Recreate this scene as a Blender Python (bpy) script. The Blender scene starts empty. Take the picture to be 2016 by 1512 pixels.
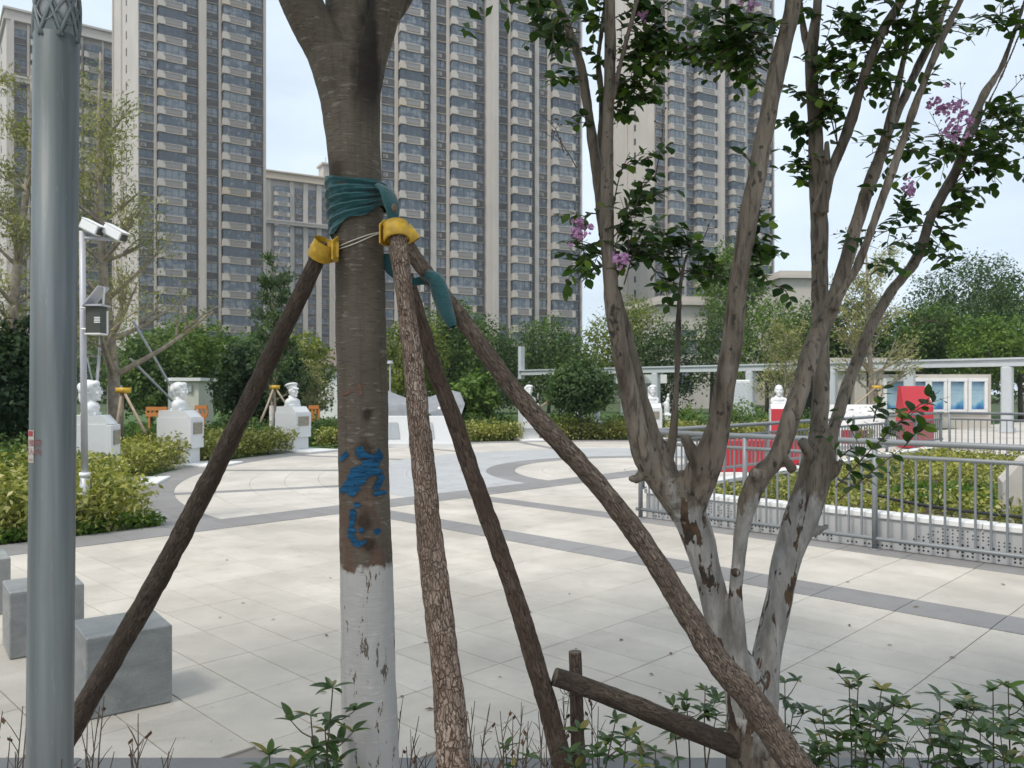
import bpy, math, random
import numpy as np
from mathutils import Vector, Matrix, noise, geometry

# ------------------------------------------------------------------ camera, light, exposure
SC = bpy.context.scene
COL = SC.collection
E, F, CU, CV = 1.55, 1600.0, 1008.0, 768.0      # eye height (m) and focal length in photograph pixels

cam_d = bpy.data.cameras.new("camera")
cam_d.sensor_width = 36.0
cam_d.lens = F / 2016.0 * 36.0
cam_d.shift_y = (CV - 756.0) / 2016.0
cam_d.clip_start = 0.05
cam_d.clip_end = 3000.0
cam_d.dof.use_dof = True
cam_d.dof.focus_distance = 2.4
cam_d.dof.aperture_fstop = 11.0
cam = bpy.data.objects.new("camera", cam_d)
COL.objects.link(cam)
cam.location = (0, 0, E)
cam.rotation_euler = (math.radians(90), 0, 0)
SC.camera = cam

SUN_AZ, SUN_EL = math.radians(-140), math.radians(57)     # clockwise from +Y
world = bpy.data.worlds.new("World")
SC.world = world
world.use_nodes = True
nt = world.node_tree
nt.nodes.clear()
w_out = nt.nodes.new("ShaderNodeOutputWorld")
w_bg = nt.nodes.new("ShaderNodeBackground")
w_sky = nt.nodes.new("ShaderNodeTexSky")
w_sky.sky_type = 'NISHITA'
w_sky.sun_disc = False
w_sky.sun_elevation = SUN_EL
w_sky.sun_rotation = SUN_AZ
w_sky.air_density = 1.0
w_sky.dust_density = 3.0
w_sky.ozone_density = 1.5
w_bg.inputs["Strength"].default_value = 0.085
w_mix = nt.nodes.new("ShaderNodeMix")          # thin even cloud veil over the blue
w_mix.data_type = 'RGBA'
w_tc = nt.nodes.new("ShaderNodeTexCoord")
w_map = nt.nodes.new("ShaderNodeMapping"); w_map.inputs["Scale"].default_value = (1.0, 1.0, 2.6)
w_no = nt.nodes.new("ShaderNodeTexNoise"); w_no.inputs["Scale"].default_value = 2.3; w_no.inputs["Detail"].default_value = 6.0; w_no.inputs["Roughness"].default_value = .55
w_mr = nt.nodes.new("ShaderNodeMapRange"); w_mr.inputs[1].default_value = .36; w_mr.inputs[2].default_value = .66; w_mr.inputs[3].default_value = .66; w_mr.inputs[4].default_value = .92
nt.links.new(w_tc.outputs["Generated"], w_map.inputs[0]); nt.links.new(w_map.outputs[0], w_no.inputs["Vector"])
nt.links.new(w_no.outputs["Fac"], w_mr.inputs[0]); nt.links.new(w_mr.outputs[0], w_mix.inputs[0])
w_mix.inputs[7].default_value = (10.0, 11.5, 13.0, 1)
nt.links.new(w_sky.outputs[0], w_mix.inputs[6])
nt.links.new(w_mix.outputs[2], w_bg.inputs[0])
nt.links.new(w_bg.outputs[0], w_out.inputs[0])

sun_d = bpy.data.lights.new("sun", 'SUN')
sun_d.energy = 2.7
sun_d.angle = math.radians(11)
sun_d.color = (1.0, 0.95, 0.88)
sun = bpy.data.objects.new("sun", sun_d)
COL.objects.link(sun)
sdir = Vector((math.sin(SUN_AZ) * math.cos(SUN_EL), math.cos(SUN_AZ) * math.cos(SUN_EL), math.sin(SUN_EL)))
sun.rotation_euler = sdir.to_track_quat('Z', 'Y').to_euler()
sun.location = sdir * 50

SC.view_settings.view_transform = 'Standard'
SC.view_settings.look = 'None'
SC.view_settings.gamma = 1.0
SC.view_settings.use_curve_mapping = False
SC.view_settings.exposure = 0.22
SC.render.engine = 'CYCLES'
SC.cycles.max_bounces = 6
SC.cycles.transparent_max_bounces = 8

# ------------------------------------------------------------------ helpers
def P(u, v, Y):
    return Vector(((u - CU) / F * Y, Y, E - (v - CV) / F * Y))

def G(u, v, z=0.0):
    Y = (E - z) * F / (v - CV)
    return Vector(((u - CU) / F * Y, Y, z))

TH = math.radians(45.5)
E2 = Vector((math.cos(TH), math.sin(TH), 0))       # paving axis running away to the right
E1 = Vector((math.sin(TH), -math.cos(TH), 0))      # paving axis running towards the right
def MN(m, n, z=0.0):
    p = E1 * m + E2 * n
    return Vector((p.x, p.y, z))

WM = {}                                            # own record of the world matrices

class MB:
    """collects faces in world coordinates and links them as ONE mesh object"""
    def __init__(s):
        s.v, s.f, s.m, s.uv = [], [], [], []
    def face(s, pts, mi=0, uvs=None):
        b = len(s.v)
        s.v += [tuple(p) for p in pts]
        s.f.append(tuple(range(b, b + len(pts))))
        s.m.append(mi)
        s.uv.append(uvs)
    def mesh_faces(s, verts, faces, mi=0):
        b = len(s.v)
        s.v += [tuple(p) for p in verts]
        for f in faces:
            s.f.append(tuple(b + i for i in f)); s.m.append(mi); s.uv.append(None)
    def box(s, c, size, rz=0.0, mi=0, M=None, bev=0.0):
        x, y, z = size[0] / 2, size[1] / 2, size[2] / 2
        if M is None:
            M = Matrix.Translation(Vector(c)) @ Matrix.Rotation(rz, 4, 'Z')
        if bev <= 0:
            vs = [(-x,-y,-z),(x,-y,-z),(x,y,-z),(-x,y,-z),(-x,-y,z),(x,-y,z),(x,y,z),(-x,y,z)]
            fs = [(0,3,2,1),(4,5,6,7),(0,1,5,4),(1,2,6,5),(2,3,7,6),(3,0,4,7)]
        else:
            vs, fs = [], []
            b = bev
            prof = [(-z, b), (-z + b, 0), (z - b, 0), (z, b)]
            for zz, ins in prof:
                X, Y = x - ins, y - ins
                c4 = b
                vs += [(-X + c4, -Y, zz), (X - c4, -Y, zz), (X, -Y + c4, zz), (X, Y - c4, zz),
                       (X - c4, Y, zz), (-X + c4, Y, zz), (-X, Y - c4, zz), (-X, -Y + c4, zz)]
            for r in range(3):
                for i in range(8):
                    j = (i + 1) % 8
                    fs.append((r*8+i, r*8+j, r*8+8+j, r*8+8+i))
            fs.append(tuple(reversed(range(8)))); fs.append(tuple(range(24, 32)))
        s.mesh_faces([M @ Vector(p) for p in vs], fs, mi)
    def span(s, x0, x1, y0, y1, z0, z1, mi=0, bev=0.0):
        s.box(((x0+x1)/2, (y0+y1)/2, (z0+z1)/2), (x1-x0, y1-y0, z1-z0), 0, mi, None, bev)
    def tube(s, pts, rad, n=12, mi=0, cap=True, wob=0.0, seed=0, flat=1.0):
        pts = [Vector(p) for p in pts]
        if not isinstance(rad, (list, tuple)):
            rad = [rad] * len(pts)
        N = len(pts)
        t0 = (pts[1] - pts[0]).normalized()
        up = Vector((0, 0, 1)) if abs(t0.z) < 0.9 else Vector((0, 1, 0))
        x = t0.cross(up).normalized()
        b = len(s.v)
        L = 0.0
        Ls = []
        for i, p in enumerate(pts):
            t = (pts[min(i+1, N-1)] - pts[max(i-1, 0)])
            if t.length < 1e-9: t = t0.copy()
            t.normalize()
            x = (x - t * x.dot(t)).normalized()
            y = t.cross(x)
            if i: L += (p - pts[i-1]).length
            Ls.append(L)
            for k in range(n):
                a = 2 * math.pi * k / n
                r = rad[i]
                if wob:
                    q = Vector((math.cos(a) * 1.3, math.sin(a) * 1.3, L / max(rad[0], .004) * .35)) + Vector((seed * 7.3, 0, 0))
                    r *= 1 + wob * noise.noise(q) + wob * .6 * noise.noise(q * 2.7)
                s.v.append(tuple(p + x * (math.cos(a) * r) + y * (math.sin(a) * r * flat)))
        for i in range(N - 1):
            for k in range(n):
                k2 = (k + 1) % n
                s.f.append((b+i*n+k, b+i*n+k2, b+(i+1)*n+k2, b+(i+1)*n+k)); s.m.append(mi)
                R = max(rad[0], rad[-1])
                u0, u1 = k / n * 6.283 * R, (k + 1) / n * 6.283 * R
                s.uv.append(((u0, Ls[i]), (u1, Ls[i]), (u1, Ls[i+1]), (u0, Ls[i+1])))
        if cap:
            s.f.append(tuple(b + k for k in reversed(range(n)))); s.m.append(mi); s.uv.append(None)
            s.f.append(tuple(b + (N-1)*n + k for k in range(n))); s.m.append(mi); s.uv.append(None)
    def ell(s, c, r, nu=14, nv=9, mi=0, M=None):
        c = Vector(c)
        if not isinstance(r, (list, tuple)): r = (r, r, r)
        b = len(s.v)
        vs = [Vector((0, 0, -r[2]))]
        for j in range(1, nv):
            ph = -math.pi/2 + math.pi * j / nv
            for i in range(nu):
                a = 2 * math.pi * i / nu
                vs.append(Vector((r[0]*math.cos(ph)*math.cos(a), r[1]*math.cos(ph)*math.sin(a), r[2]*math.sin(ph))))
        vs.append(Vector((0, 0, r[2])))
        fs = []
        for i in range(nu):
            fs.append((0, 1 + (i+1) % nu, 1 + i))
            fs.append((len(vs)-1, 1 + (nv-2)*nu + i, 1 + (nv-2)*nu + (i+1) % nu))
        for j in range(nv - 2):
            for i in range(nu):
                i2 = (i+1) % nu
                fs.append((1+j*nu+i, 1+j*nu+i2, 1+(j+1)*nu+i2, 1+(j+1)*nu+i))
        if M is not None: vs = [M @ v for v in vs]
        s.mesh_faces([v + c for v in vs], fs, mi)
    def prism(s, poly, axis_from, axis_to, mi=0):
        """poly: list of 3D points (closed), extruded by axis_to-axis_from"""
        d = Vector(axis_to) - Vector(axis_from)
        a = [Vector(p) for p in poly]; c = [p + d for p in a]
        n = len(a)
        s.mesh_faces(a + c, [tuple(reversed(range(n))), tuple(range(n, 2*n))] +
                     [(i, (i+1) % n, n + (i+1) % n, n + i) for i in range(n)], mi)
    def mesh(s, name, mats, smooth=False):
        me = bpy.data.meshes.new(name)
        me.from_pydata(s.v, [], s.f)
        for m in (mats if isinstance(mats, (list, tuple)) else [mats]):
            me.materials.append(m)
        me.polygons.foreach_set("material_index", s.m)
        if smooth: me.polygons.foreach_set("use_smooth", [True] * len(s.f))
        if any(u is not None for u in s.uv):
            lay = me.uv_layers.new(name="UVMap")
            flat = []
            for f, u in zip(s.f, s.uv):
                if u is None: flat += [0.0, 0.0] * len(f)
                else:
                    for q in u: flat += [q[0], q[1]]
            lay.data.foreach_set("uv", flat)
        me.update()
        return me
    def build(s, name, mats, parent=None, smooth=False, local=False):
        if parent is not None and not local:
            inv = WM[parent.name].inverted()
            s.v = [tuple(inv @ Vector(p)) for p in s.v]
        return link(name, s.mesh(name, mats, smooth), parent)

def link(name, data, parent=None, M=None):
    o = bpy.data.objects.new(name, data)
    COL.objects.link(o)
    if parent is not None: o.parent = parent
    if M is not None: o.matrix_local = M
    base = WM[parent.name] if parent is not None and parent.name in WM else Matrix.Identity(4)
    WM[o.name] = base @ (M if M is not None else Matrix.Identity(4))
    return o

def tag(o, label=None, cat=None, group=None, kind=None):
    if label: o["label"] = label
    if cat: o["category"] = cat
    if group: o["group"] = group
    if kind: o["kind"] = kind
    return o

def thing(name, label, cat, loc=(0, 0, 0), rz=0.0, group=None):
    o = link(name, None, None, Matrix.Translation(Vector(loc)) @ Matrix.Rotation(rz, 4, 'Z'))
    o.empty_display_size = 0.2
    return tag(o, label, cat, group)

def np_mesh(name, V, Fq, mats, smooth=False):
    """V (N,3), Fq (M,k) numpy"""
    me = bpy.data.meshes.new(name)
    k = Fq.shape[1]
    me.vertices.add(len(V)); me.vertices.foreach_set("co", np.asarray(V, dtype=np.float32).ravel())
    me.loops.add(Fq.size); me.loops.foreach_set("vertex_index", Fq.astype(np.int32).ravel())
    me.polygons.add(len(Fq))
    me.polygons.foreach_set("loop_start", np.arange(0, Fq.size, k, dtype=np.int32))
    for m in (mats if isinstance(mats, (list, tuple)) else [mats]): me.materials.append(m)
    me.update(calc_edges=True)
    if smooth: me.polygons.foreach_set("use_smooth", [True] * len(Fq))
    return me

def leaf_mesh(name, C, Nrm, L, W, mat, rng, T=None):
    """one four-sided leaf per row, folded a little along its rib"""
    n = len(C)
    Nrm = Nrm / (np.linalg.norm(Nrm, axis=1, keepdims=True) + 1e-9)
    R = rng.normal(size=(n, 3)) if T is None else T
    T = R - Nrm * (R * Nrm).sum(1, keepdims=True)
    T /= (np.linalg.norm(T, axis=1, keepdims=True) + 1e-9)
    B = np.cross(Nrm, T)
    s = (0.6 + 0.8 * rng.random((n, 1)))
    l, w = L * s / 2, W * s / 2
    V = np.stack([C - T * l, C + B * w + Nrm * w * .4, C + T * l, C - B * w + Nrm * w * .4], 1).reshape(-1, 3)
    Fq = np.arange(4 * n).reshape(n, 4)
    return np_mesh(name, V, Fq, mat)

def remesh(mb, voxel, it=3, factor=0.5):
    me = mb.mesh("tmp", [])
    o = bpy.data.objects.new("tmp", me); COL.objects.link(o)
    r = o.modifiers.new("r", 'REMESH'); r.mode = 'VOXEL'; r.voxel_size = voxel; r.use_smooth_shade = True
    if it:
        q = o.modifiers.new("s", 'SMOOTH'); q.iterations = it; q.factor = factor
    dg = bpy.context.evaluated_depsgraph_get()
    out = bpy.data.meshes.new_from_object(o.evaluated_get(dg))
    bpy.data.objects.remove(o); bpy.data.meshes.remove(me)
    return out

def smooth_path(keys, step):
    """Catmull-Rom through [(Vector, radius)], returns pts, radii"""
    K = [(Vector(p), r) for p, r in keys]
    K = [(K[0][0] * 2 - K[1][0], K[0][1])] + K + [(K[-1][0] * 2 - K[-2][0], K[-1][1])]
    pts, rad = [], []
    for i in range(1, len(K) - 2):
        p0, p1, p2, p3 = K[i-1][0], K[i][0], K[i+1][0], K[i+2][0]
        m = max(2, int((p2 - p1).length / step))
        for j in range(m):
            t = j / m
            pts.append(0.5 * ((2*p1) + (p2-p0)*t + (2*p0-5*p1+4*p2-p3)*t*t + (3*p1-p0-3*p2+p3)*t*t*t))
            rad.append(K[i][1] * (1-t) + K[i+1][1] * t)
    pts.append(K[-2][0]); rad.append(K[-2][1])
    return pts, rad

def path_px(keys, step=0.03):
    """keys (u, v, width px, Y)"""
    return smooth_path([(P(u, v, Y), w / 2 * Y / F) for u, v, w, Y in keys], step)

# ------------------------------------------------------------------ materials
def newmat(name):
    m = bpy.data.materials.new(name); m.use_nodes = True
    t = m.node_tree
    return m, t, t.nodes["Principled BSDF"]

def N(t, typ, **kw):
    n = t.nodes.new(typ)
    for k, v in kw.items():
        if k in n.inputs: n.inputs[k].default_value = v
        else: setattr(n, k, v)
    return n

def coords(t, kind="Object", scale=(1, 1, 1)):
    tc = N(t, "ShaderNodeTexCoord")
    mp = N(t, "ShaderNodeMapping"); mp.inputs["Scale"].default_value = scale
    t.links.new(tc.outputs[kind], mp.inputs[0])
    return mp.outputs[0]

def nz(t, vec, scale, detail=4, rough=0.55, dist=0.0):
    n = N(t, "ShaderNodeTexNoise", Scale=scale, Detail=detail, Roughness=rough, Distortion=dist)
    t.links.new(vec, n.inputs["Vector"])
    return n.outputs["Fac"]

def ramp(t, fac, stops):
    r = N(t, "ShaderNodeValToRGB")
    el = r.color_ramp.elements
    while len(el) < len(stops): el.new(0.5)
    for e, (p, c) in zip(el, stops):
        e.position = p; e.color = (c, c, c, 1) if not isinstance(c, (tuple, list)) else (*c, 1)
    t.links.new(fac, r.inputs[0])
    return r.outputs[0]

def mix(t, fac, a, b, mode='MIX'):
    n = N(t, "ShaderNodeMix"); n.data_type = 'RGBA'; n.blend_type = mode
    for val, idx in ((fac, 0), (a, 6), (b, 7)):
        if isinstance(val, (int, float)): n.inputs[idx].default_value = val
        elif isinstance(val, (tuple, list)): n.inputs[idx].default_value = (*val, 1)
        else: t.links.new(val, n.inputs[idx])
    return n.outputs[2]

def mth(t, op, a, b=0.0, c=0.0):
    n = N(t, "ShaderNodeMath"); n.operation = op
    for i, x in enumerate((a, b, c)):
        if isinstance(x, (int, float)): n.inputs[i].default_value = x
        else: t.links.new(x, n.inputs[i])
    return n.outputs[0]

def bump(t, bsdf, h, strength=0.4, dist=0.01):
    b = N(t, "ShaderNodeBump", Strength=strength, Distance=dist)
    t.links.new(h, b.inputs["Height"]); t.links.new(b.outputs[0], bsdf.inputs["Normal"])

def plain(name, col, rough=0.6, metal=0.0, var=0.12, scale=6.0, bmp=0.0, bscale=40.0, rnd=0.0, spec=0.5):
    m, t, b = newmat(name)
    vec = coords(t)
    f = nz(t, vec, scale, 5)
    dk = tuple(c * (1 - var) for c in col); lt = tuple(min(1, c * (1 + var)) for c in col)
    c = mix(t, ramp(t, f, [(0.3, 0.0), (0.7, 1.0)]), dk, lt)
    if rnd:
        oi = N(t, "ShaderNodeObjectInfo")
        c = mix(t, oi.outputs["Random"], c, mix(t, 1.0, c, (1 - rnd,) * 3, 'MULTIPLY'))
    t.links.new(c, b.inputs["Base Color"])
    b.inputs["Roughness"].default_value = rough; b.inputs["Metallic"].default_value = metal
    b.inputs["Specular IOR Level"].default_value = spec
    if bmp: bump(t, b, nz(t, vec, bscale, 4), bmp, 0.01)
    return m

def foliage(name, dark, light, third=None, rough=0.55, trans=0.25):
    m, t, b = newmat(name)
    g = N(t, "ShaderNodeNewGeometry")
    c = mix(t, g.outputs["Random Per Island"], dark, light)
    f = nz(t, coords(t), 0.9, 3)
    c = mix(t, ramp(t, f, [(0.42, 0.0), (0.62, 1.0)]), c, mix(t, 1.0, c, (1.5, 1.4, 1.1), 'MULTIPLY'))
    if third: c = mix(t, ramp(t, mth(t, 'FRACT', mth(t, 'MULTIPLY', g.outputs["Random Per Island"], 17.3)), [(0.86, 0.0), (0.9, 1.0)]), c, third)
    t.links.new(c, b.inputs["Base Color"])
    b.inputs["Roughness"].default_value = rough
    b.inputs["Specular IOR Level"].default_value = 0.14
    tr = N(t, "ShaderNodeBsdfTranslucent"); t.links.new(mix(t, 1.0, c, (1.3, 1.5, 0.6), 'MULTIPLY'), tr.inputs[0])
    ms = N(t, "ShaderNodeMixShader"); ms.inputs[0].default_value = trans
    t.links.new(b.outputs[0], ms.inputs[1]); t.links.new(tr.outputs[0], ms.inputs[2])
    t.links.new(ms.outputs[0], t.nodes["Material Output"].inputs[0])
    return m

def slab_mat(name, col, var=0.10, rnd=0.12, island=False):
    m, t, b = newmat(name)
    vec = coords(t) if island else None
    g = N(t, "ShaderNodeNewGeometry")
    pos = g.outputs["Position"]
    f1 = nz(t, pos, 0.9, 5, 0.6); f2 = nz(t, pos, 170.0, 2, 0.6); f3 = nz(t, pos, 4.0, 5, 0.65)
    c = mix(t, ramp(t, f1, [(0.36, 0.0), (0.64, 1.0)]), tuple(x * (1 - var) for x in col), tuple(x * (1 + var * .6) for x in col))
    c = mix(t, mth(t, 'MULTIPLY', ramp(t, f3, [(0.44, 0.0), (0.70, 1.0)]), 0.35), c, tuple(x * .72 for x in col))
    c = mix(t, mth(t, 'MULTIPLY', ramp(t, f2, [(0.42, 0.0), (0.60, 1.0)]), 0.30), c, tuple(x * .66 for x in col))
    st = nz(t, pos, 1.7, 6, .72, .8)
    c = mix(t, ramp(t, st, [(.56, 0.0), (.68, .38)]), c, tuple(x * .62 for x in col))
    sp = nz(t, pos, 23.0, 2, .5)
    c = mix(t, ramp(t, sp, [(.71, 0.0), (.75, .5)]), c, tuple(x * .45 for x in col))
    r = g.outputs["Random Per Island"] if island else N(t, "ShaderNodeObjectInfo").outputs["Random"]
    c = mix(t, r, c, mix(t, 1.0, c, (1 - rnd, 1 - rnd * 1.05, 1 - rnd * 1.15), 'MULTIPLY'))
    t.links.new(c, b.inputs["Base Color"])
    b.inputs["Roughness"].default_value = 0.75
    b.inputs["Specular IOR Level"].default_value = 0.3
    bump(t, b, f2, 0.12, 0.002)
    return m

def glass_mat(name, base):
    m, t, b = newmat(name)
    oi = N(t, "ShaderNodeObjectInfo")
    f = nz(t, coords(t, "Object", (1.1, 1.1, .5)), 1.4, 2)
    add = N(t, "ShaderNodeVectorMath"); add.operation = 'ADD'
    sc = N(t, "ShaderNodeVectorMath"); sc.operation = 'SCALE'; sc.inputs[3].default_value = 40.0
    t.links.new(oi.outputs["Location"], sc.inputs[0])
    tc = N(t, "ShaderNodeTexCoord"); t.links.new(tc.outputs["Object"], add.inputs[0]); t.links.new(sc.outputs[0], add.inputs[1])
    f = nz(t, add.outputs[0], 0.9, 2)
    cur = ramp(t, mth(t, 'MULTIPLY_ADD', oi.outputs["Random"], 0.30, f), [(0.66, 0.0), (0.70, 1.0)])
    c = mix(t, oi.outputs["Random"], base, tuple(x * 2.3 for x in base))
    c = mix(t, mth(t, 'MULTIPLY', cur, 0.7), c, (0.25, 0.26, 0.265))
    t.links.new(c, b.inputs["Base Color"])
    b.inputs["Roughness"].default_value = 0.12
    b.inputs["Specular IOR Level"].default_value = 0.75
    return m

def bark_flaky(name, dark, mid, light, sx=60.0, sy=16.0, strength=0.9):
    """pine-like flaking bark in the UV of a pole (metres)"""
    m, t, b = newmat(name)
    vec0 = coords(t, "UV")
    nn = N(t, "ShaderNodeTexNoise", Scale=45.0, Detail=4); t.links.new(vec0, nn.inputs["Vector"])
    vm = N(t, "ShaderNodeVectorMath"); vm.operation = 'MULTIPLY_ADD'
    t.links.new(nn.outputs["Color"], vm.inputs[0]); vm.inputs[1].default_value = (.022, .06, 0); t.links.new(vec0, vm.inputs[2])
    mp = N(t, "ShaderNodeMapping"); mp.inputs["Scale"].default_value = (sx, sy, 1); t.links.new(vm.outputs[0], mp.inputs[0])
    vo = N(t, "ShaderNodeTexVoronoi"); vo.feature = 'DISTANCE_TO_EDGE'; vo.voronoi_dimensions = '2D'; t.links.new(mp.outputs[0], vo.inputs["Vector"])
    vo.inputs["Scale"].default_value = 1.0
    v2 = N(t, "ShaderNodeTexVoronoi"); v2.voronoi_dimensions = '2D'; t.links.new(mp.outputs[0], v2.inputs["Vector"]); v2.inputs["Scale"].default_value = 1.0
    brk = nz(t, coords(t, "UV", (55, 25, 1)), 1.0, 3, .6)
    edge = ramp(t, mth(t, 'ADD', vo.outputs["Distance"], mth(t, 'MULTIPLY_ADD', brk, .5, -.22)), [(0.0, 0.0), (0.20, 1.0)])
    fine = nz(t, coords(t, "UV", (90, 30, 1)), 2.0, 5, .65)
    sep = N(t, "ShaderNodeSeparateColor"); t.links.new(v2.outputs["Color"], sep.inputs[0])
    c = mix(t, sep.outputs[0], mid, light)
    c = mix(t, edge, dark, c)
    c = mix(t, ramp(t, fine, [(0.35, 0.7), (0.65, 0.0)]), c, dark)
    big = nz(t, coords(t, "UV", (6, 3, 1)), 1.3, 3)
    c = mix(t, ramp(t, big, [(0.4, 0.0), (0.62, 0.75)]), c, tuple(x * .55 for x in mid))
    t.links.new(c, b.inputs["Base Color"]); b.inputs["Roughness"].default_value = 0.85; b.inputs["Specular IOR Level"].default_value = 0.2
    h = mth(t, 'ADD', mth(t, 'MULTIPLY', edge, mth(t, 'ADD', sep.outputs[1], .4)), mth(t, 'MULTIPLY', fine, 0.5))
    bump(t, b, h, strength, 0.006)
    return m

def axis(t, i):
    s = N(t, "ShaderNodeSeparateXYZ"); t.links.new(coords(t), s.inputs[0])
    return s.outputs[i]

def bark_tree(name):
    """smooth grey bark with lying lenticels, whitewashed at its foot; object origin on the ground"""
    m, t, b = newmat(name)
    z = axis(t, 2)
    f = nz(t, coords(t), 7.0, 5, .6)
    ln = nz(t, coords(t, "Object", (13, 13, 70)), 1.6, 4, .65, .5)
    ln2 = nz(t, coords(t, "Object", (20, 20, 190)), 1.4, 3, .6)
    vs = nz(t, coords(t, "Object", (24, 24, 1.2)), 1.6, 4, .6)
    c = mix(t, f, (0.074, 0.059, 0.044), (0.185, 0.152, 0.115))
    c = mix(t, ramp(t, ln2, [(0.54, 0.0), (0.66, .6)]), c, (0.055, 0.045, 0.035))
    c = mix(t, ramp(t, ln, [(0.60, 0.0), (0.65, .8)]), c, (0.25, 0.22, 0.185))
    c = mix(t, ramp(t, vs, [(0.5, 0.0), (0.7, 0.45)]), c, (0.05, 0.042, 0.032))
    red = nz(t, coords(t, "Object", (9, 9, 5)), 1.0, 4, .65, .6)
    zone = mth(t, 'MULTIPLY', ramp(t, mth(t, 'MULTIPLY', z, .25), [(0.26, 1.0), (0.42, 0.0)]), ramp(t, red, [(0.47, 0.0), (0.56, .8)]))
    c = mix(t, zone, c, (0.125, 0.072, 0.048))
    # dark run below the fork
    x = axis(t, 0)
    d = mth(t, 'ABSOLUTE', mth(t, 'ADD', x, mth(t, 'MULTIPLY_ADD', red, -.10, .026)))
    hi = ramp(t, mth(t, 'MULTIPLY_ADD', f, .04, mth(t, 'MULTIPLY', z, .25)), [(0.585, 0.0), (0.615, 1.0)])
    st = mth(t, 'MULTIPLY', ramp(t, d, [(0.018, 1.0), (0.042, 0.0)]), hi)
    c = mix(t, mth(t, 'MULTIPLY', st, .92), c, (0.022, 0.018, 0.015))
    # branch scars
    for (kx, kz, kr) in ((.019, 1.388, .026), (.024, 1.482, .018), (.017, 1.190, .024), (.026, 1.128, .018), (-.066, 2.152, .034), (-.01, 1.02, .014)):
        vm = N(t, "ShaderNodeVectorMath"); vm.operation = 'DISTANCE'
        t.links.new(coords(t, "Object", (1, .35, .7)), vm.inputs[0]); vm.inputs[1].default_value = (kx, -.07 * .35, kz * .7)
        dd = mth(t, 'ADD', vm.outputs["Value"], mth(t, 'MULTIPLY_ADD', red, -.05, .022))
        c = mix(t, ramp(t, mth(t, 'MULTIPLY', dd, 1 / kr / 1.6), [(.25, .85), (.42, .45), (.75, 0.0)]), c, (0.040, 0.026, 0.018))
    # whitewash with flaked patches
    edge = nz(t, coords(t, "Object", (16, 16, 16)), 1.0, 4, .7)
    zz = mth(t, 'ADD', z, mth(t, 'MULTIPLY', edge, -.11))
    ww = ramp(t, mth(t, 'MULTIPLY', zz, .5), [(0.4975, 1.0), (0.503, 0.0)])
    fl = nz(t, coords(t, "Object", (26, 26, 8)), 1.0, 5, .68)
    flake = ramp(t, fl, [(0.60, 0.0), (0.63, 1.0)])
    wmask = mth(t, 'MULTIPLY', ww, mth(t, 'SUBTRACT', 1.0, flake))
    wcol = mix(t, nz(t, coords(t, "Object", (4, 4, 2.5)), 1.6, 4), (0.53, 0.495, 0.46), (0.36, 0.35, 0.335))
    wcol = mix(t, ramp(t, ln, [(0.60, 0.0), (0.66, .3)]), wcol, (0.68, 0.66, 0.64))
    wcol = mix(t, ramp(t, vs, [(0.56, 0.0), (0.72, .5)]), wcol, (0.30, 0.285, 0.27))
    c = mix(t, wmask, c, wcol)
    t.links.new(c, b.inputs["Base Color"]); b.inputs["Roughness"].default_value = 0.8; b.inputs["Specular IOR Level"].default_value = 0.25
    h = mth(t, 'ADD', mth(t, 'MULTIPLY', ln, .8), mth(t, 'ADD', mth(t, 'MULTIPLY', f, .8), mth(t, 'MULTIPLY', wmask, .35)))
    h = mth(t, 'ADD', h, mth(t, 'MULTIPLY', ln2, -.5))
    bump(t, b, h, 0.34, 0.007)
    return m

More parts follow.
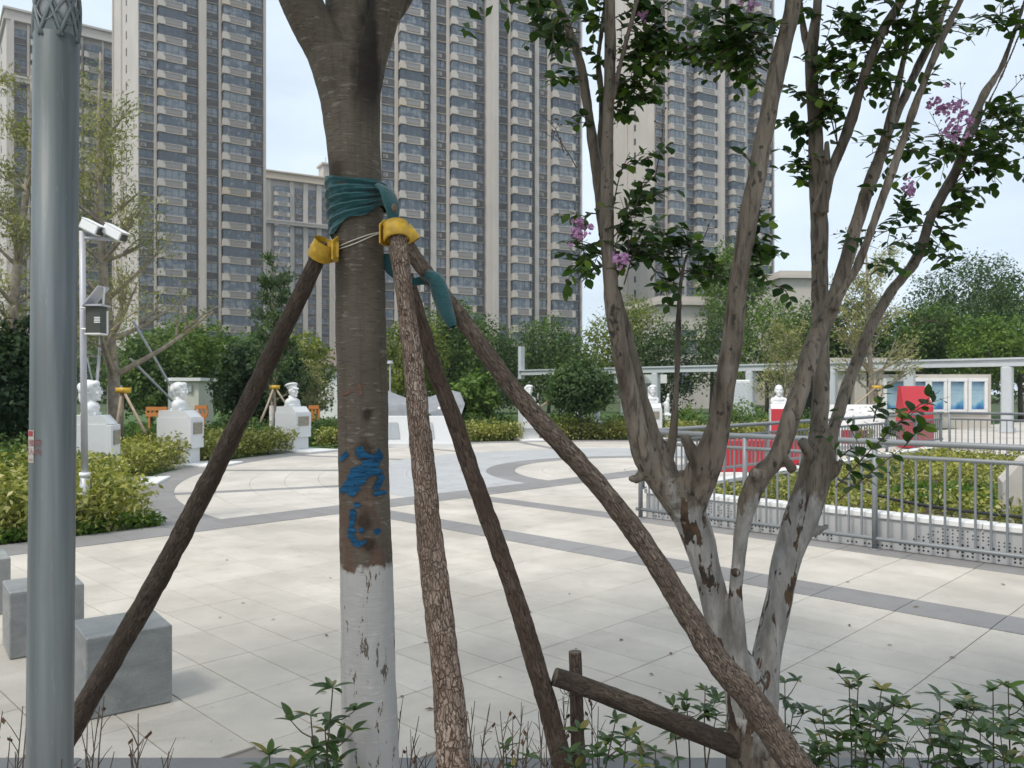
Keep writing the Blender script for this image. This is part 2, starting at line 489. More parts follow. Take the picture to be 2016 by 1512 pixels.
def bark_myrtle(name):
    m, t, b = newmat(name)
    z = axis(t, 2)
    f = nz(t, coords(t, "Object", (10, 10, 2.2)), 1.3, 5, .6, .4)
    g = nz(t, coords(t, "Object", (45, 45, 7)), 1.4, 4, .65)
    c = mix(t, ramp(t, f, [(0.3, 0.0), (0.7, 1.0)]), (0.075, 0.056, 0.04), (0.29, 0.24, 0.185))
    c = mix(t, ramp(t, g, [(0.50, 0.0), (0.64, .75)]), c, (0.05, 0.038, 0.028))
    sp = nz(t, coords(t, "Object", (38, 38, 24)), 1.0, 2, .5)
    c = mix(t, ramp(t, sp, [(0.645, 0.0), (0.69, .8)]), c, (0.028, 0.022, 0.018))
    edge = nz(t, coords(t, "Object", (9, 9, 5)), 1.0, 4, .65)
    zz = mth(t, 'ADD', z, mth(t, 'MULTIPLY_ADD', edge, -.55, .275))
    zz = mth(t, 'MULTIPLY', zz, .5)
    ww = ramp(t, zz, [(0.572, 1.0), (0.60, 0.0)])
    low = ramp(t, zz, [(0.18, 0.0), (0.21, 1.0)])
    patch = nz(t, coords(t, "Object", (21, 21, 6.0)), 1.0, 4, .55, .5)
    pk = ramp(t, patch, [(0.555, 0.0), (0.575, 1.0)])
    wm = mth(t, 'MULTIPLY', mth(t, 'MULTIPLY', ww, low), mth(t, 'SUBTRACT', 1.0, pk))
    wc = mix(t, ramp(t, nz(t, coords(t, "Object", (15, 15, 5)), 1.2, 5, .6), [(0.3, 0.0), (0.7, 1.0)]), (0.15, 0.138, 0.12), (0.46, 0.43, 0.395))
    wc = mix(t, ramp(t, g, [(0.5, 0.0), (0.66, .5)]), wc, (0.17, 0.155, 0.135))
    br = mix(t, ramp(t, sp, [(0.4, 0.0), (0.6, 1.0)]), (0.105, 0.060, 0.033), (0.045, 0.034, 0.026))
    c2 = mix(t, mth(t, 'MULTIPLY', mth(t, 'MULTIPLY', ww, low), pk), c, br)
    c = mix(t, wm, c2, wc)
    t.links.new(c, b.inputs["Base Color"]); b.inputs["Roughness"].default_value = 0.7; b.inputs["Specular IOR Level"].default_value = 0.3
    h = mth(t, 'ADD', mth(t, 'MULTIPLY', g, .7), mth(t, 'MULTIPLY', wm, .6))
    h = mth(t, 'ADD', h, mth(t, 'MULTIPLY', f, .8))
    bump(t, b, h, 0.75, 0.010)
    return m

def facade_mat(name, col, lines=3.4):
    m, t, b = newmat(name)
    vec = coords(t)
    f = nz(t, vec, .15, 4); f2 = nz(t, coords(t, "Object", (.6, .6, .05)), 1.0, 4)
    c = mix(t, ramp(t, f, [(.3, 0.0), (.7, 1.0)]), tuple(x * .9 for x in col), tuple(x * 1.06 for x in col))
    c = mix(t, ramp(t, f2, [(.52, 0.0), (.72, .35)]), c, tuple(x * .7 for x in col))
    oi = N(t, "ShaderNodeObjectInfo")
    c = mix(t, ramp(t, oi.outputs["Random"], [(.0, 0.0), (.9, .22)]), c, tuple(x * .72 for x in col))
    c = mix(t, ramp(t, mth(t, 'FRACT', mth(t, 'MULTIPLY', oi.outputs["Random"], 31.7)), [(.93, 0.0), (.95, .5)]), c, (col[0], col[1]*.86, col[2]*.6))
    w = N(t, "ShaderNodeTexWave", Scale=lines / 2); w.bands_direction = 'Z'; t.links.new(vec, w.inputs["Vector"])
    c = mix(t, ramp(t, w.outputs["Fac"], [(0.02, .25), (0.10, 0.0)]), c, tuple(x * .6 for x in col))
    t.links.new(c, b.inputs["Base Color"]); b.inputs["Roughness"].default_value = 0.75
    return m

M = {}
M['cream'] = slab_mat("cream_granite", (0.545, 0.498, 0.435), .20, .09)
M['cream_i'] = slab_mat("cream_granite_joined", (0.57, 0.525, 0.468), .14, .10, True)
M['grey_i'] = slab_mat("grey_granite_joined", (0.27, 0.26, 0.255), .10, .14, True)
M['light_i'] = slab_mat("light_grey_granite_joined", (0.44, 0.44, 0.44), .06, .06, True)
M['grout'] = plain("grout", (0.24, 0.215, 0.19), .9, scale=3)
M['kerb'] = slab_mat("kerb_granite", (0.20, 0.20, 0.20), .1, .1)
M['soil'] = plain("soil", (0.07, 0.05, 0.035), .95, var=.4, scale=9, bmp=.6, bscale=30)
M['lawn'] = plain("lawn", (0.055, 0.105, 0.022), .9, var=.35, scale=3, bmp=.7, bscale=60)
M['earth'] = plain("ground_green", (0.05, 0.075, 0.025), .95, var=.35, scale=.4)
M['cube'] = None
M['white_stone'] = plain("white_marble", (0.66, 0.66, 0.65), .5, var=.05, scale=3, bmp=.05)
M['ped_stone'] = plain("pale_granite", (0.60, 0.60, 0.595), .7, var=.06, scale=90, bmp=.05, bscale=120)
M['bronze'] = plain("plaque_bronze", (0.27, 0.245, 0.19), .45, .3, var=.25, scale=24)
M['red'] = plain("red_panel", (0.42, 0.025, 0.035), .5, var=.08, scale=2)
M['rail'] = plain("grey_rail_paint", (0.20, 0.21, 0.215), .5, .1, var=.06, scale=4)
M['perf'] = plain("perforated_panel", (0.40, 0.40, 0.395), .6, var=.05)
M['coping'] = plain("white_coping", (0.72, 0.71, 0.69), .6, var=.06, scale=2)
M['hole'] = plain("hole_dark", (0.03, 0.03, 0.03), .9)
M['pergola'] = plain("pergola_paint", (0.50, 0.515, 0.53), .5, .1, var=.04)
M['beige_wall'] = plain("beige_render", (0.47, 0.43, 0.375), .8, var=.06, scale=2)
M['white_paint'] = plain("white_paint", (0.78, 0.78, 0.77), .35, var=.03)
M['pole_grey'] = plain("pole_grey_paint", (0.42, 0.42, 0.44), .45, .1, var=.04)
M['dark'] = plain("dark_metal", (0.035, 0.037, 0.03), .5, var=.2)
M['box_green'] = plain("box_olive", (0.055, 0.058, 0.045), .55, var=.15)
M['orange'] = plain("orange_plastic", (0.50, 0.18, 0.045), .55, var=.1)
M['yellow'] = plain("yellow_plastic", (0.60, 0.36, 0.03), .5, var=.32, scale=38, bmp=.25, bscale=55)
M['cabinet'] = plain("cabinet_cream", (0.56, 0.54, 0.46), .6, var=.06)
M['cabinet_door'] = plain("cabinet_grey", (0.36, 0.38, 0.39), .5, var=.06)
M['rope'] = plain("pale_wire", (0.62, 0.58, 0.50), .6)
M['hose'] = plain("black_hose", (0.02, 0.02, 0.022), .5)
M['thatch'] = plain("brown_roof", (0.16, 0.125, 0.105), .9, var=.3, scale=8, bmp=.5)
M['wood_pale'] = plain("pale_prop_wood", (0.36, 0.28, 0.20), .8, var=.2, scale=10)
M['rock'] = plain("grey_rock", (0.22, 0.23, 0.24), .8, var=.12, scale=3)
M['tan_bark'] = plain("pale_bark", (0.27, 0.225, 0.175), .85, var=.35, scale=9, bmp=.4)
M['dark_bark'] = plain("dark_bark", (0.075, 0.06, 0.045), .9, var=.35, scale=9, bmp=.4)
M['ww_bark'] = plain("whitewashed_bark", (0.47, 0.44, 0.41), .85, var=.2, scale=9)
M['blue_paint'] = None
M['bark1'] = bark_tree("street_tree_bark")
M['bark2'] = bark_myrtle("myrtle_bark")
M['stake_front'] = bark_flaky("stake_bark_flaky", (0.075, 0.048, 0.032), (0.31, 0.215, 0.158), (0.56, 0.44, 0.355), 125, 50, 1.0)
M['stake_dark'] = bark_flaky("stake_bark_dark", (0.042, 0.031, 0.023), (0.105, 0.077, 0.058), (0.18, 0.137, 0.106), 110, 22, .6)
M['stake_mid'] = bark_flaky("stake_bark_mid", (0.07, 0.05, 0.037), (0.225, 0.165, 0.125), (0.39, 0.31, 0.245), 120, 32, .9)
M['stake_red'] = bark_flaky("stake_bark_red", (0.055, 0.037, 0.027), (0.145, 0.098, 0.073), (0.23, 0.165, 0.128), 80, 16, .6)
M['cut'] = plain("cut_wood", (0.15, 0.115, 0.085), .85, var=.35, scale=60)
M['twig'] = plain("dry_twig", (0.12, 0.085, 0.06), .85, var=.3, scale=30)
M['stem_green'] = plain("shrub_stem", (0.09, 0.075, 0.045), .8, var=.3, scale=30)
M['tower'] = facade_mat("tower_beige", (0.43, 0.37, 0.315))
M['tower_lt'] = facade_mat("tower_pale", (0.52, 0.465, 0.41))
M['tower_side'] = facade_mat("tower_side_tile", (0.49, 0.445, 0.395))
M['spandrel'] = plain("louvre_grey", (0.165, 0.152, 0.142), .6, var=.12, scale=1.2, rnd=.3)
M['par_in'] = plain("parapet_grey", (0.25, 0.23, 0.215), .6, var=.06, scale=1)
M['frame'] = plain("window_frame", (0.11, 0.112, 0.115), .5, .1)
M['glass'] = glass_mat("tower_glass", (0.052, 0.066, 0.082))
M['leaf_myrtle'] = foliage("myrtle_leaf", (0.016, 0.038, 0.012), (0.048, 0.094, 0.022), (0.13, 0.20, 0.03), .42, .3)
M['leaf_shrub'] = foliage("shrub_leaf", (0.024, 0.054, 0.014), (0.066, 0.118, 0.028), (0.19, 0.17, 0.045), .36, .2)
M['leaf_tree'] = foliage("street_tree_leaf", (0.03, 0.06, 0.015), (0.05, 0.10, 0.02), None, .5, .3)
M['hedge'] = foliage("hedge_leaf", (0.075, 0.10, 0.024), (0.29, 0.29, 0.085), (0.45, 0.42, 0.20), .5, .25)
M['grass'] = foliage("grass_blade", (0.05, 0.10, 0.02), (0.10, 0.17, 0.035), None, .6, .3)
M['green_a'] = foliage("leaf_fresh", (0.055, 0.102, 0.022), (0.12, 0.185, 0.044))
M['green_b'] = foliage("leaf_mid", (0.042, 0.078, 0.025), (0.092, 0.145, 0.046))
M['green_c'] = foliage("leaf_dark", (0.013, 0.028, 0.015), (0.032, 0.058, 0.026))
M['green_d'] = foliage("leaf_olive", (0.14, 0.15, 0.07), (0.27, 0.27, 0.14))
M['green_e'] = foliage("leaf_deep", (0.030, 0.058, 0.024), (0.066, 0.108, 0.040))
M['green_f'] = foliage("leaf_yellow", (0.09, 0.12, 0.026), (0.165, 0.19, 0.048))
M['petal'] = plain("pink_petal", (0.52, 0.27, 0.46), .6, var=.3, scale=60)
M['bud'] = plain("green_bud", (0.11, 0.10, 0.04), .6, var=.3, scale=40)

def make_special():
    m, t, b = newmat("cube_granite")
    v = coords(t)
    f = nz(t, coords(t, "Object", (3, 3, 6)), 1.2, 5, .6, 1.2); g = nz(t, v, 150, 2)
    c = mix(t, ramp(t, f, [(.38, 0.0), (.66, 1.0)]), (0.21, 0.215, 0.21), (0.33, 0.33, 0.31))
    c = mix(t, ramp(t, g, [(.42, .4), (.58, 0.0)]), c, (0.15, 0.155, 0.155))
    t.links.new(c, b.inputs["Base Color"]); b.inputs["Roughness"].default_value = .55
    M['cube'] = m
    m, t, b = newmat("lamp_metal")
    f = nz(t, coords(t, "Object", (14, 14, .5)), 1.6, 3); f2 = nz(t, coords(t, "Object", (8, 8, 2.2)), 1.4, 4, .6)
    c = mix(t, ramp(t, f, [(.36, 0.0), (.64, 1.0)]), (0.165, 0.185, 0.188), (0.30, 0.32, 0.318))  # vertical tone bands paint soft reflections into the metal's colour
    c = mix(t, ramp(t, f2, [(.50, 0.0), (.70, .5)]), c, (0.24, 0.225, 0.20))
    sc_ = nz(t, coords(t, "Object", (90, 90, 9)), 1.5, 3)
    c = mix(t, ramp(t, sc_, [(.66, 0.0), (.72, .35)]), c, (0.42, 0.43, 0.43))
    t.links.new(c, b.inputs["Base Color"]); b.inputs["Roughness"].default_value = .52; b.inputs["Metallic"].default_value = .5; b.inputs["Specular IOR Level"].default_value = .3
    M['lamp'] = m
    m, t, b = newmat("teal_cloth")
    f = nz(t, coords(t), 30, 4)
    g = nz(t, coords(t, "Object", (1, 1, 1)), 380, 2)
    c = mix(t, f, (0.006, 0.050, 0.056), (0.016, 0.115, 0.122))
    t.links.new(c, b.inputs["Base Color"]); b.inputs["Roughness"].default_value = .8
    b.inputs["Sheen Weight"].default_value = .3
    w_ = nz(t, coords(t, "Object", (1, 1, 2.2)), 55, 5, .65, .8)
    bump(t, b, mth(t, 'ADD', mth(t, 'MULTIPLY', g, .15), w_), .7, .006)
    M['cloth'] = m
    m, t, b = newmat("blue_spray")
    f = nz(t, coords(t, "Object", (9, 9, 95)), 1.6, 3)
    c = mix(t, ramp(t, f, [(.4, 0.0), (.65, 1.0)]), (0.016, 0.065, 0.13), (0.028, 0.13, 0.25))
    t.links.new(c, b.inputs["Base Color"]); b.inputs["Roughness"].default_value = .95; b.inputs["Specular IOR Level"].default_value = .1
    tr = N(t, "ShaderNodeBsdfTransparent"); ms = N(t, "ShaderNodeMixShader")
    hole = ramp(t, nz(t, coords(t, "Object", (40, 40, 120)), 1.0, 4, .7), [(.50, 0.0), (.72, 1.0)])
    t.links.new(hole, ms.inputs[0])
    t.links.new(b.outputs[0], ms.inputs[1]); t.links.new(tr.outputs[0], ms.inputs[2])
    t.links.new(ms.outputs[0], t.nodes["Material Output"].inputs[0])
    M['blue_paint'] = m
    m, t, b = newmat("wave_poster")
    tc = N(t, "ShaderNodeTexCoord"); s = N(t, "ShaderNodeSeparateXYZ"); t.links.new(tc.outputs["Object"], s.inputs[0])
    w = nz(t, coords(t, "Object", (1.4, 1, .8)), 1.3, 2)
    h = mth(t, 'ADD', s.outputs[2], mth(t, 'MULTIPLY_ADD', w, 1.3, -.65))
    c = ramp(t, mth(t, 'MULTIPLY_ADD', h, .78, .5), [(0.0, (.01, .035, .13)), (.22, (.035, .16, .36)), (.32, (.12, .32, .46)), (.40, (.33, .46, .52)), (.62, (.24, .36, .44)), (.9, (.19, .31, .42)), (1.0, (.04, .13, .26))])
    ln = N(t, "ShaderNodeTexWave", Scale=2.2); ln.bands_direction = 'Z'; t.links.new(tc.outputs["Object"], ln.inputs["Vector"])
    txt = mth(t, 'MULTIPLY', ramp(t, ln.outputs["Fac"], [(.7, 0.0), (.8, .4)]), ramp(t, s.outputs[2], [(.02, 0.0), (.1, 1.0)]))
    txt = mth(t, 'MULTIPLY', txt, ramp(t, nz(t, coords(t, "Object", (9, 1, 1)), 4, 2), [(.45, 0.0), (.5, 1.0)]))
    c = mix(t, txt, c, (.12, .2, .28))
    t.links.new(c, b.inputs["Base Color"]); b.inputs["Roughness"].default_value = .35
    M['poster'] = m
    m, t, b = newmat("lamp_diffuser")
    b.inputs["Base Color"].default_value = (.9, .92, .94, 1); b.inputs["Roughness"].default_value = .5
    b.inputs["Transmission Weight"].default_value = .25
    M['diffuser'] = m
    m, t, b = newmat("inscribed_marble")
    f = nz(t, coords(t, "Object", (5, 5, 9)), 1.3, 4, .6)
    c = mix(t, ramp(t, f, [(.60, 0.0), (.64, .8)]), (.74, .74, .72), (.16, .16, .15))
    t.links.new(c, b.inputs["Base Color"]); b.inputs["Roughness"].default_value = .5
    M['inscribed'] = m
    m, t, b = newmat("notice_print")
    tc = coords(t)
    s = N(t, "ShaderNodeSeparateXYZ"); t.links.new(tc, s.inputs[0])
    f = nz(t, coords(t, "Object", (9, 9, 16)), 1.3, 2)
    c = mix(t, mth(t, 'MULTIPLY', ramp(t, f, [(.56, 0.0), (.6, 1.0)]), .45), (.62, .65, .67), (.25, .27, .3))
    t.links.new(c, b.inputs["Base Color"]); b.inputs["Roughness"].default_value = .4
    M['notice'] = m
make_special()

# ------------------------------------------------------------------ ground and paving
gm = MB(); gm.face([(-270, -40, -.06), (270, -40, -.06), (270, 290, -.06), (-270, 290, -.06)])
tag(gm.build("ground", M['earth']), kind='structure')
lw = MB(); lw.face([(-30, 8, -.03), (45, 8, -.03), (45, 60, -.03), (-30, 60, -.03)])
tag(lw.build("lawn", M['lawn']), kind='structure')

CC = Vector((3.0, 15.7, 0))                     # centre of the round plaza
M1 = -9.0                                       # grey band at the edge of the round plaza (paving m axis)
M1A, M1B = -9.32, -8.68
N2A, N2B = 5.94, 6.36                           # second grey band (paving n axis)
NF = 8.22                                       # planter wall line
MA = -5.78                                      # corner of the planter

plaza = link("plaza", None); tag(plaza, kind='structure')
bed = MB()
bed.face([MN(-14, -6, -.012), MN(14, -6, -.012), MN(14, 26, -.012), MN(-14, 26, -.012)])
bed.build("plaza_bed", M['grout'], plaza)

SL, SW = 0.60, 0.30
gap = 0.005
sm = MB()
x, y, d = SL/2 - gap/2, SW/2 - gap/2, .011
c2 = .002
sm.mesh_faces([(-x,-y,-d),(x,-y,-d),(x,y,-d),(-x,y,-d),(-x+c2,-y+c2,0),(x-c2,-y+c2,0),(x-c2,y-c2,0),(-x+c2,y-c2,0),
               (-x,-y,-c2),(x,-y,-c2),(x,y,-c2),(-x,y,-c2)],
              [(4,5,6,7),(8,9,5,4),(9,10,6,5),(10,11,7,6),(11,8,4,7),(0,1,9,8),(1,2,10,9),(2,3,11,10),(3,0,8,11)])
slab_me = sm.mesh("slab", M['cream'])
RZ = math.atan2(E1.y, E1.x)
cells = []
rng = random.Random(5)
def add_cells(m0, m1, n0, n1):
    nm, nn = int(round((m1 - m0) / SL)), int(round((n1 - n0) / SW))
    for j in range(nn):
        for i in range(nm):
            m, n = m0 + SL * (i + .5), n0 + SW * (j + .5)
            p = MN(m, n)
            if p.y < 3.30: continue
            u = CU + F * p.x / p.y
            if u < -260 or u > 2300: continue
            cells.append((p.y, p))
add_cells(M1B, M1B + SL * 24, N2A - SW * 26, N2A)
add_cells(M1B, M1B + SL * 24, N2B, N2B + SW * 5)                       # to the strip along the planter
add_cells(M1B, M1B + SL * 5, N2B + SW * 5, N2B + SW * 56)              # lane behind the planter
cells.sort(key=lambda q: q[0])
for k, (yy, p) in enumerate(cells[:300]):
    o = link("slab", slab_me, plaza, Matrix.Translation(p + Vector((0, 0, rng.uniform(-.0006, .0006)))) @ Matrix.Rotation(RZ, 4, 'Z'))
rest = MB()
for yy, p in cells[300:]:
    Mx = Matrix.Translation(p) @ Matrix.Rotation(RZ, 4, 'Z')
    rest.mesh_faces([Mx @ Vector(q) for q in [(-x,-y,-d),(x,-y,-d),(x,y,-d),(-x,y,-d),(-x,-y,0),(x,-y,0),(x,y,0),(-x,y,0)]],
                    [(4,5,6,7),(0,1,5,4),(1,2,6,5),(2,3,7,6),(3,0,4,7)])
tag(rest.build("far_slab", M['cream_i'], plaza), kind='stuff')

def band(m0, m1, n0, n1, along, step, z=.004):
    b = MB(); g2 = .003
    L0, L1 = (m0, m1) if along == 'm' else (n0, n1)
    k = int((L1 - L0) / step)
    for i in range(k):
        a, c = L0 + i * step + g2, L0 + (i+1) * step - g2
        q = [MN(a, n0, z), MN(c, n0, z), MN(c, n1, z), MN(a, n1, z)] if along == 'm' else [MN(m0, a, z), MN(m1, a, z), MN(m1, c, z), MN(m0, c, z)]
        lo = [Vector((p.x, p.y, -.011)) for p in q]
        b.mesh_faces(lo + q, [(4,5,6,7),(0,1,5,4),(1,2,6,5),(2,3,7,6),(3,0,4,7)])
    return b
tag(band(M1A, M1B, -4, 24, 'n', .6).build("grey_band", M['grey_i'], plaza), kind='stuff')
tag(band(M1B, M1B + SL * 24, N2A, N2B, 'm', .6).build("grey_band", M['grey_i'], plaza), kind='stuff')
tag(band(M1B, M1B + SL * 24, N2B + SW * 5 - .02, NF - .02, 'm', .6, .003).build("grey_band", M['grey_i'], plaza), kind='stuff')

def clip_half(poly):
    """keep the side m < M1A"""
    out = []
    for i, p in enumerate(poly):
        q = poly[(i+1) % len(poly)]
        a, c = M1A + .05 - p.dot(E1), M1A + .05 - q.dot(E1)
        if a >= 0: out.append(p)
        if (a >= 0) != (c >= 0): out.append(p + (q - p) * (a / (a - c)))
    return out
rb = {'cream_i': MB(), 'grey_i': MB(), 'light_i': MB()}
def sector(key, r0, r1, a0, a1, z):
    k = max(2, int((a1 - a0) * r1 / .35))
    poly = [CC + Vector((math.cos(a0 + (a1-a0) * i / k) * r1, math.sin(a0 + (a1-a0) * i / k) * r1, 0)) for i in range(k+1)] + \
           [CC + Vector((math.cos(a1 - (a1-a0) * i / k) * r0, math.sin(a1 - (a1-a0) * i / k) * r0, 0)) for i in range(k+1)]
    poly = clip_half(poly)
    if len(poly) < 3: return
    top = [Vector((p.x, p.y, z)) for p in poly]; lo = [Vector((p.x, p.y, -.011)) for p in poly]
    n = len(top)
    rb[key].mesh_faces(top + lo, [tuple(range(n))] + [(n+i, n+(i+1) % n, (i+1) % n, i) for i in range(n)])
radial = [math.radians(a) for a in range(12, 372, 24)]
def rings(key, r0, r1, dr, seg, radials=False):
    k = max(1, int(round((r1 - r0) / dr)))
    for i in range(k):
        a, c = r0 + (r1-r0) * i / k + .0025, r0 + (r1-r0) * (i+1) / k - .0025
        if radials:
            for j, th in enumerate(radial):
                hw = .13 / ((a + c) / 2)
                nx = radial[(j+1) % len(radial)] + (2*math.pi if j == len(radial)-1 else 0)
                A0, A1 = th + hw, nx - hw
                q = max(1, int(round((A1 - A0) * c / seg)))
                for s in range(q):
                    sector(key, a, c, A0 + (A1-A0)*s/q + .003/c, A0 + (A1-A0)*(s+1)/q - .003/c, 0)
                sector('grey_i', a, c, th - hw, th + hw, .002)
        else:
            q = max(6, int(2 * math.pi * c / seg))
            off = (i % 2) * math.pi / q
            for s in range(q):
                sector(key, a, c, off + 2*math.pi*s/q + .003/c, off + 2*math.pi*(s+1)/q - .003/c, 0)
rings('cream_i', .3, 2.95, .55, .7)
rings('grey_i', 2.95, 3.5, .55, .7)
rings('light_i', 3.5, 6.0, .5, .9)
rings('cream_i', 6.0, 8.8, .56, .62, True)
rings('grey_i', 8.8, 9.55, .38, .9)
for k, b in rb.items(): tag(b.build({'cream_i': "round_paving", 'grey_i': "grey_ring", 'light_i': "pale_paving"}[k], M[k], plaza), kind='stuff')

# planting strip in the foreground, its kerb
kb = MB()
for i in range(-6, 8):
    kb.span(i*.9 + .003, i*.9 + .897, 3.22, 3.415, -.2, .008, 0, .006)
tag(kb.build("kerb", M['kerb']), kind='structure')
sb = MB(); sb.span(-7, 8, -1.5, 3.22, -.4, -.02)
tag(sb.build("soil", M['soil']), kind='structure')
far_path = MB()
far_path.face([MN(MA, 19.6, .0), MN(34, 19.6, .0), MN(34, 40, .0), MN(MA, 40, .0)])
far_path.face([MN(-10.2, 24.6, -.004), MN(34, 24.6, -.004), MN(34, 46, -.004), MN(-10.2, 46, -.004)])
tag(far_path.build("path", M['cream_i']), kind='structure')

# ------------------------------------------------------------------ towers
def tower(name, label, u0, Y0, ang, bays, z_lo, z_top, fh, depth, mats=('tower', 'tower_lt'), roof=False, side_win=True, cornice=()):
    X0 = (u0 - CU) / F * Y0
    ca, sa = math.cos(ang), math.sin(ang)
    def xu(u):
        k = (u - CU) / F
        return (k * Y0 - X0) / (ca - k * sa)
    t = thing(name, label, "apartment building", (X0, Y0, 0), ang)
    W = xu(bays[-1][2])
    b = MB(); b.span(0, W, .42, depth, -.5, z_top)
    b.build("wall", M['tower_side'], t, local=True)
    nfl0, nfl1 = int(z_lo // fh), int(z_top // fh)
    pr = MB()
    count = [0]
    win_rest = MB()
    for typ, ua, ub in bays:
        x0, x1 = xu(ua), xu(ub)
        w = x1 - x0
        if typ in 'pP':
            yp = -.25 if typ == 'p' else -.75
            q = MB(); q.span(x0, x1, yp, .45, 0, z_top + (.6 if roof else 0))
            if typ == 'P': q.span(x0 + w*.55, x1 - .02, yp - .25, yp, 0, z_top)
            q.build("pier", [M['tower_lt']], t, local=True)
            continue
        g = MB()
        if typ == 'w':
            yf, z0, z1 = .18, 1.02, 2.72
            g.span(x0, x1, yf + .06, yf + .12, z0, z1, 1)
            for a, c in ((x0, x0+.07), (x1-.07, x1), ((x0+x1)/2-.035, (x0+x1)/2+.035)): g.span(a, c, yf, yf+.14, z0, z1, 0)
            g.span(x0+.07, x1-.07, yf+.002, yf+.13, z1-.07, z1, 0); g.span(x0+.07, x1-.07, yf+.002, yf+.13, z0, z0+.07, 0)
            g.span(x0+.07, x1-.07, yf+.004, yf+.13, z0+.55, z0+.60, 0)
            sp = MB()
            sp.span(x0, x1, .12, .45, -.22, .98, 0)
            for i in range(5): sp.span(x0+.1, x1-.1, .06, .12, -.02 + i*.17, .07 + i*.17, 0)
            sp.span(x0, x1, -.02, .4, .985, 1.06, 1); sp.span(x0, x1, -.05, .4, -.26, -.16, 1)
            sme = sp.mesh("spandrel", [M['spandrel'], M['tower'], M['coping']])
            xm = x0 + w*.3; sp.span(xm-.4, xm+.4, -.12, .05, .05, .62, 2); sp.span(xm-.3, xm+.12, -.13, -.12, .12, .54, 0)
            sme2 = sp.mesh("spandrel", [M['spandrel'], M['tower'], M['par_in']])
        else:
            yf, z0, z1 = -.85, .80, 2.58
            g.span(x0+.12, x1-.12, yf, .42, z0, z1, 1)
            k = max(3, int(w / .95))
            for i in range(k + 1):
                xx = x0 + .12 + (w - .24) * i / k
                g.span(xx-.03, xx+.03, yf-.04, yf+.02, z0, z1, 0)
            g.span(x0+.12, x1-.12, yf-.03, yf+.02, z1-.09, z1, 0)
            g.span(x0+.12, x1-.12, yf-.03, yf+.02, z0+.5, z0+.55, 0)
            sp = MB()
            sp.span(x0-.05, x1+.05, -1.05, .42, -.34, -.20, 0)                   # slab edge
            sp.span(x0, x1, -1.0, .42, -.2, .80, 0)                              # parapet
            xa, xb = x0 + w*.28, x1 - w*.14
            sp.span(xa, xb, -1.06, -1.0, -.02, .68, 1)                            # grey infill
            sp.prism([(x0-.08, -1.18, -.3), (x0-.08, -1.18, .86), (x0 + w*.16, -1.18, .86), (x0 + w*.24, -1.18, .3), (x0 + w*.26, -1.18, -.3)], (0,0,0), (0,.2,0), 2)
            sp.span(x1 - w*.13, x1+.06, -1.12, -.99, -.3, .84, 2)
            sp.span(x0-.06, x1+.06, -1.1, -.95, .75, .85, 2)
            sme = sp.mesh("balcony", [M[mats[0]], M['par_in'], M[mats[1]]])
        wme = g.mesh("window", [M['frame'], M['glass']])
        for fl in range(nfl0, nfl1):
            z = fl * fh
            link("spandrel" if typ == 'w' else "balcony", sme2 if typ == 'w' and (fl * 7 + int(ua)) % 5 in (0, 2) else sme, t, Matrix.Translation((0, 0, z)))
            if count[0] < 300:
                link("window", wme, t, Matrix.Translation((0, 0, z)))
            else:
                win_rest.v, win_rest.f = win_rest.v, win_rest.f
                win_rest.mesh_faces([Vector(p) + Vector((0, 0, z)) for p in g.v], g.f, 0)
                win_rest.m[-len(g.f):] = g.m
            count[0] += 1
    if win_rest.f: tag(win_rest.build("upper_window", [M['frame'], M['glass']], t, local=True), kind='stuff')
    if side_win:
        sw = MB()
        sw.span(-.03, .02, -.28, -.02, 1.0, 2.3, 1); sw.span(-.05, .0, -.02, .02, .95, 2.35, 0); sw.span(-.05, .0, .26, .30, .95, 2.35, 0)
        sw.span(-.03, .02, .02, .26, 1.0, 2.3, 1)
        swm = sw.mesh("side_window", [M['frame'], M['hole']])
        for fl in range(nfl0, nfl1):
            link("window", swm, t, Matrix.Translation((-.02, depth * .45, fl * fh)))
        rb_ = MB(); rb_.span(-.25, 0, depth*.62, depth*.66, 0, z_top); rb_.span(-.3, 0, depth-.5, depth, 0, z_top)
        rb_.build("corner_rib", M['tower_lt'], t, local=True)
    if roof:
        r = MB()
        r.span(-.5, W+.5, -.9, depth+.5, z_top, z_top + .7); r.span(-.2, W+.2, -.5, depth+.2, z_top + .7, z_top + 2.0)
        r.span(-.6, W+.6, -1.0, depth+.6, z_top + 2.0, z_top + 2.4)
        r.build("cornice", M['tower_lt'], t, local=True)
    for zc in cornice:
        r = MB(); r.span(-.4, W+.4, -1.35, .45, zc, zc + .8); r.span(-.6, W+.6, -1.55, .45, zc + .8, zc + 1.2)
        r.build("string_course", M['tower_lt'], t, local=True)
    return t, W

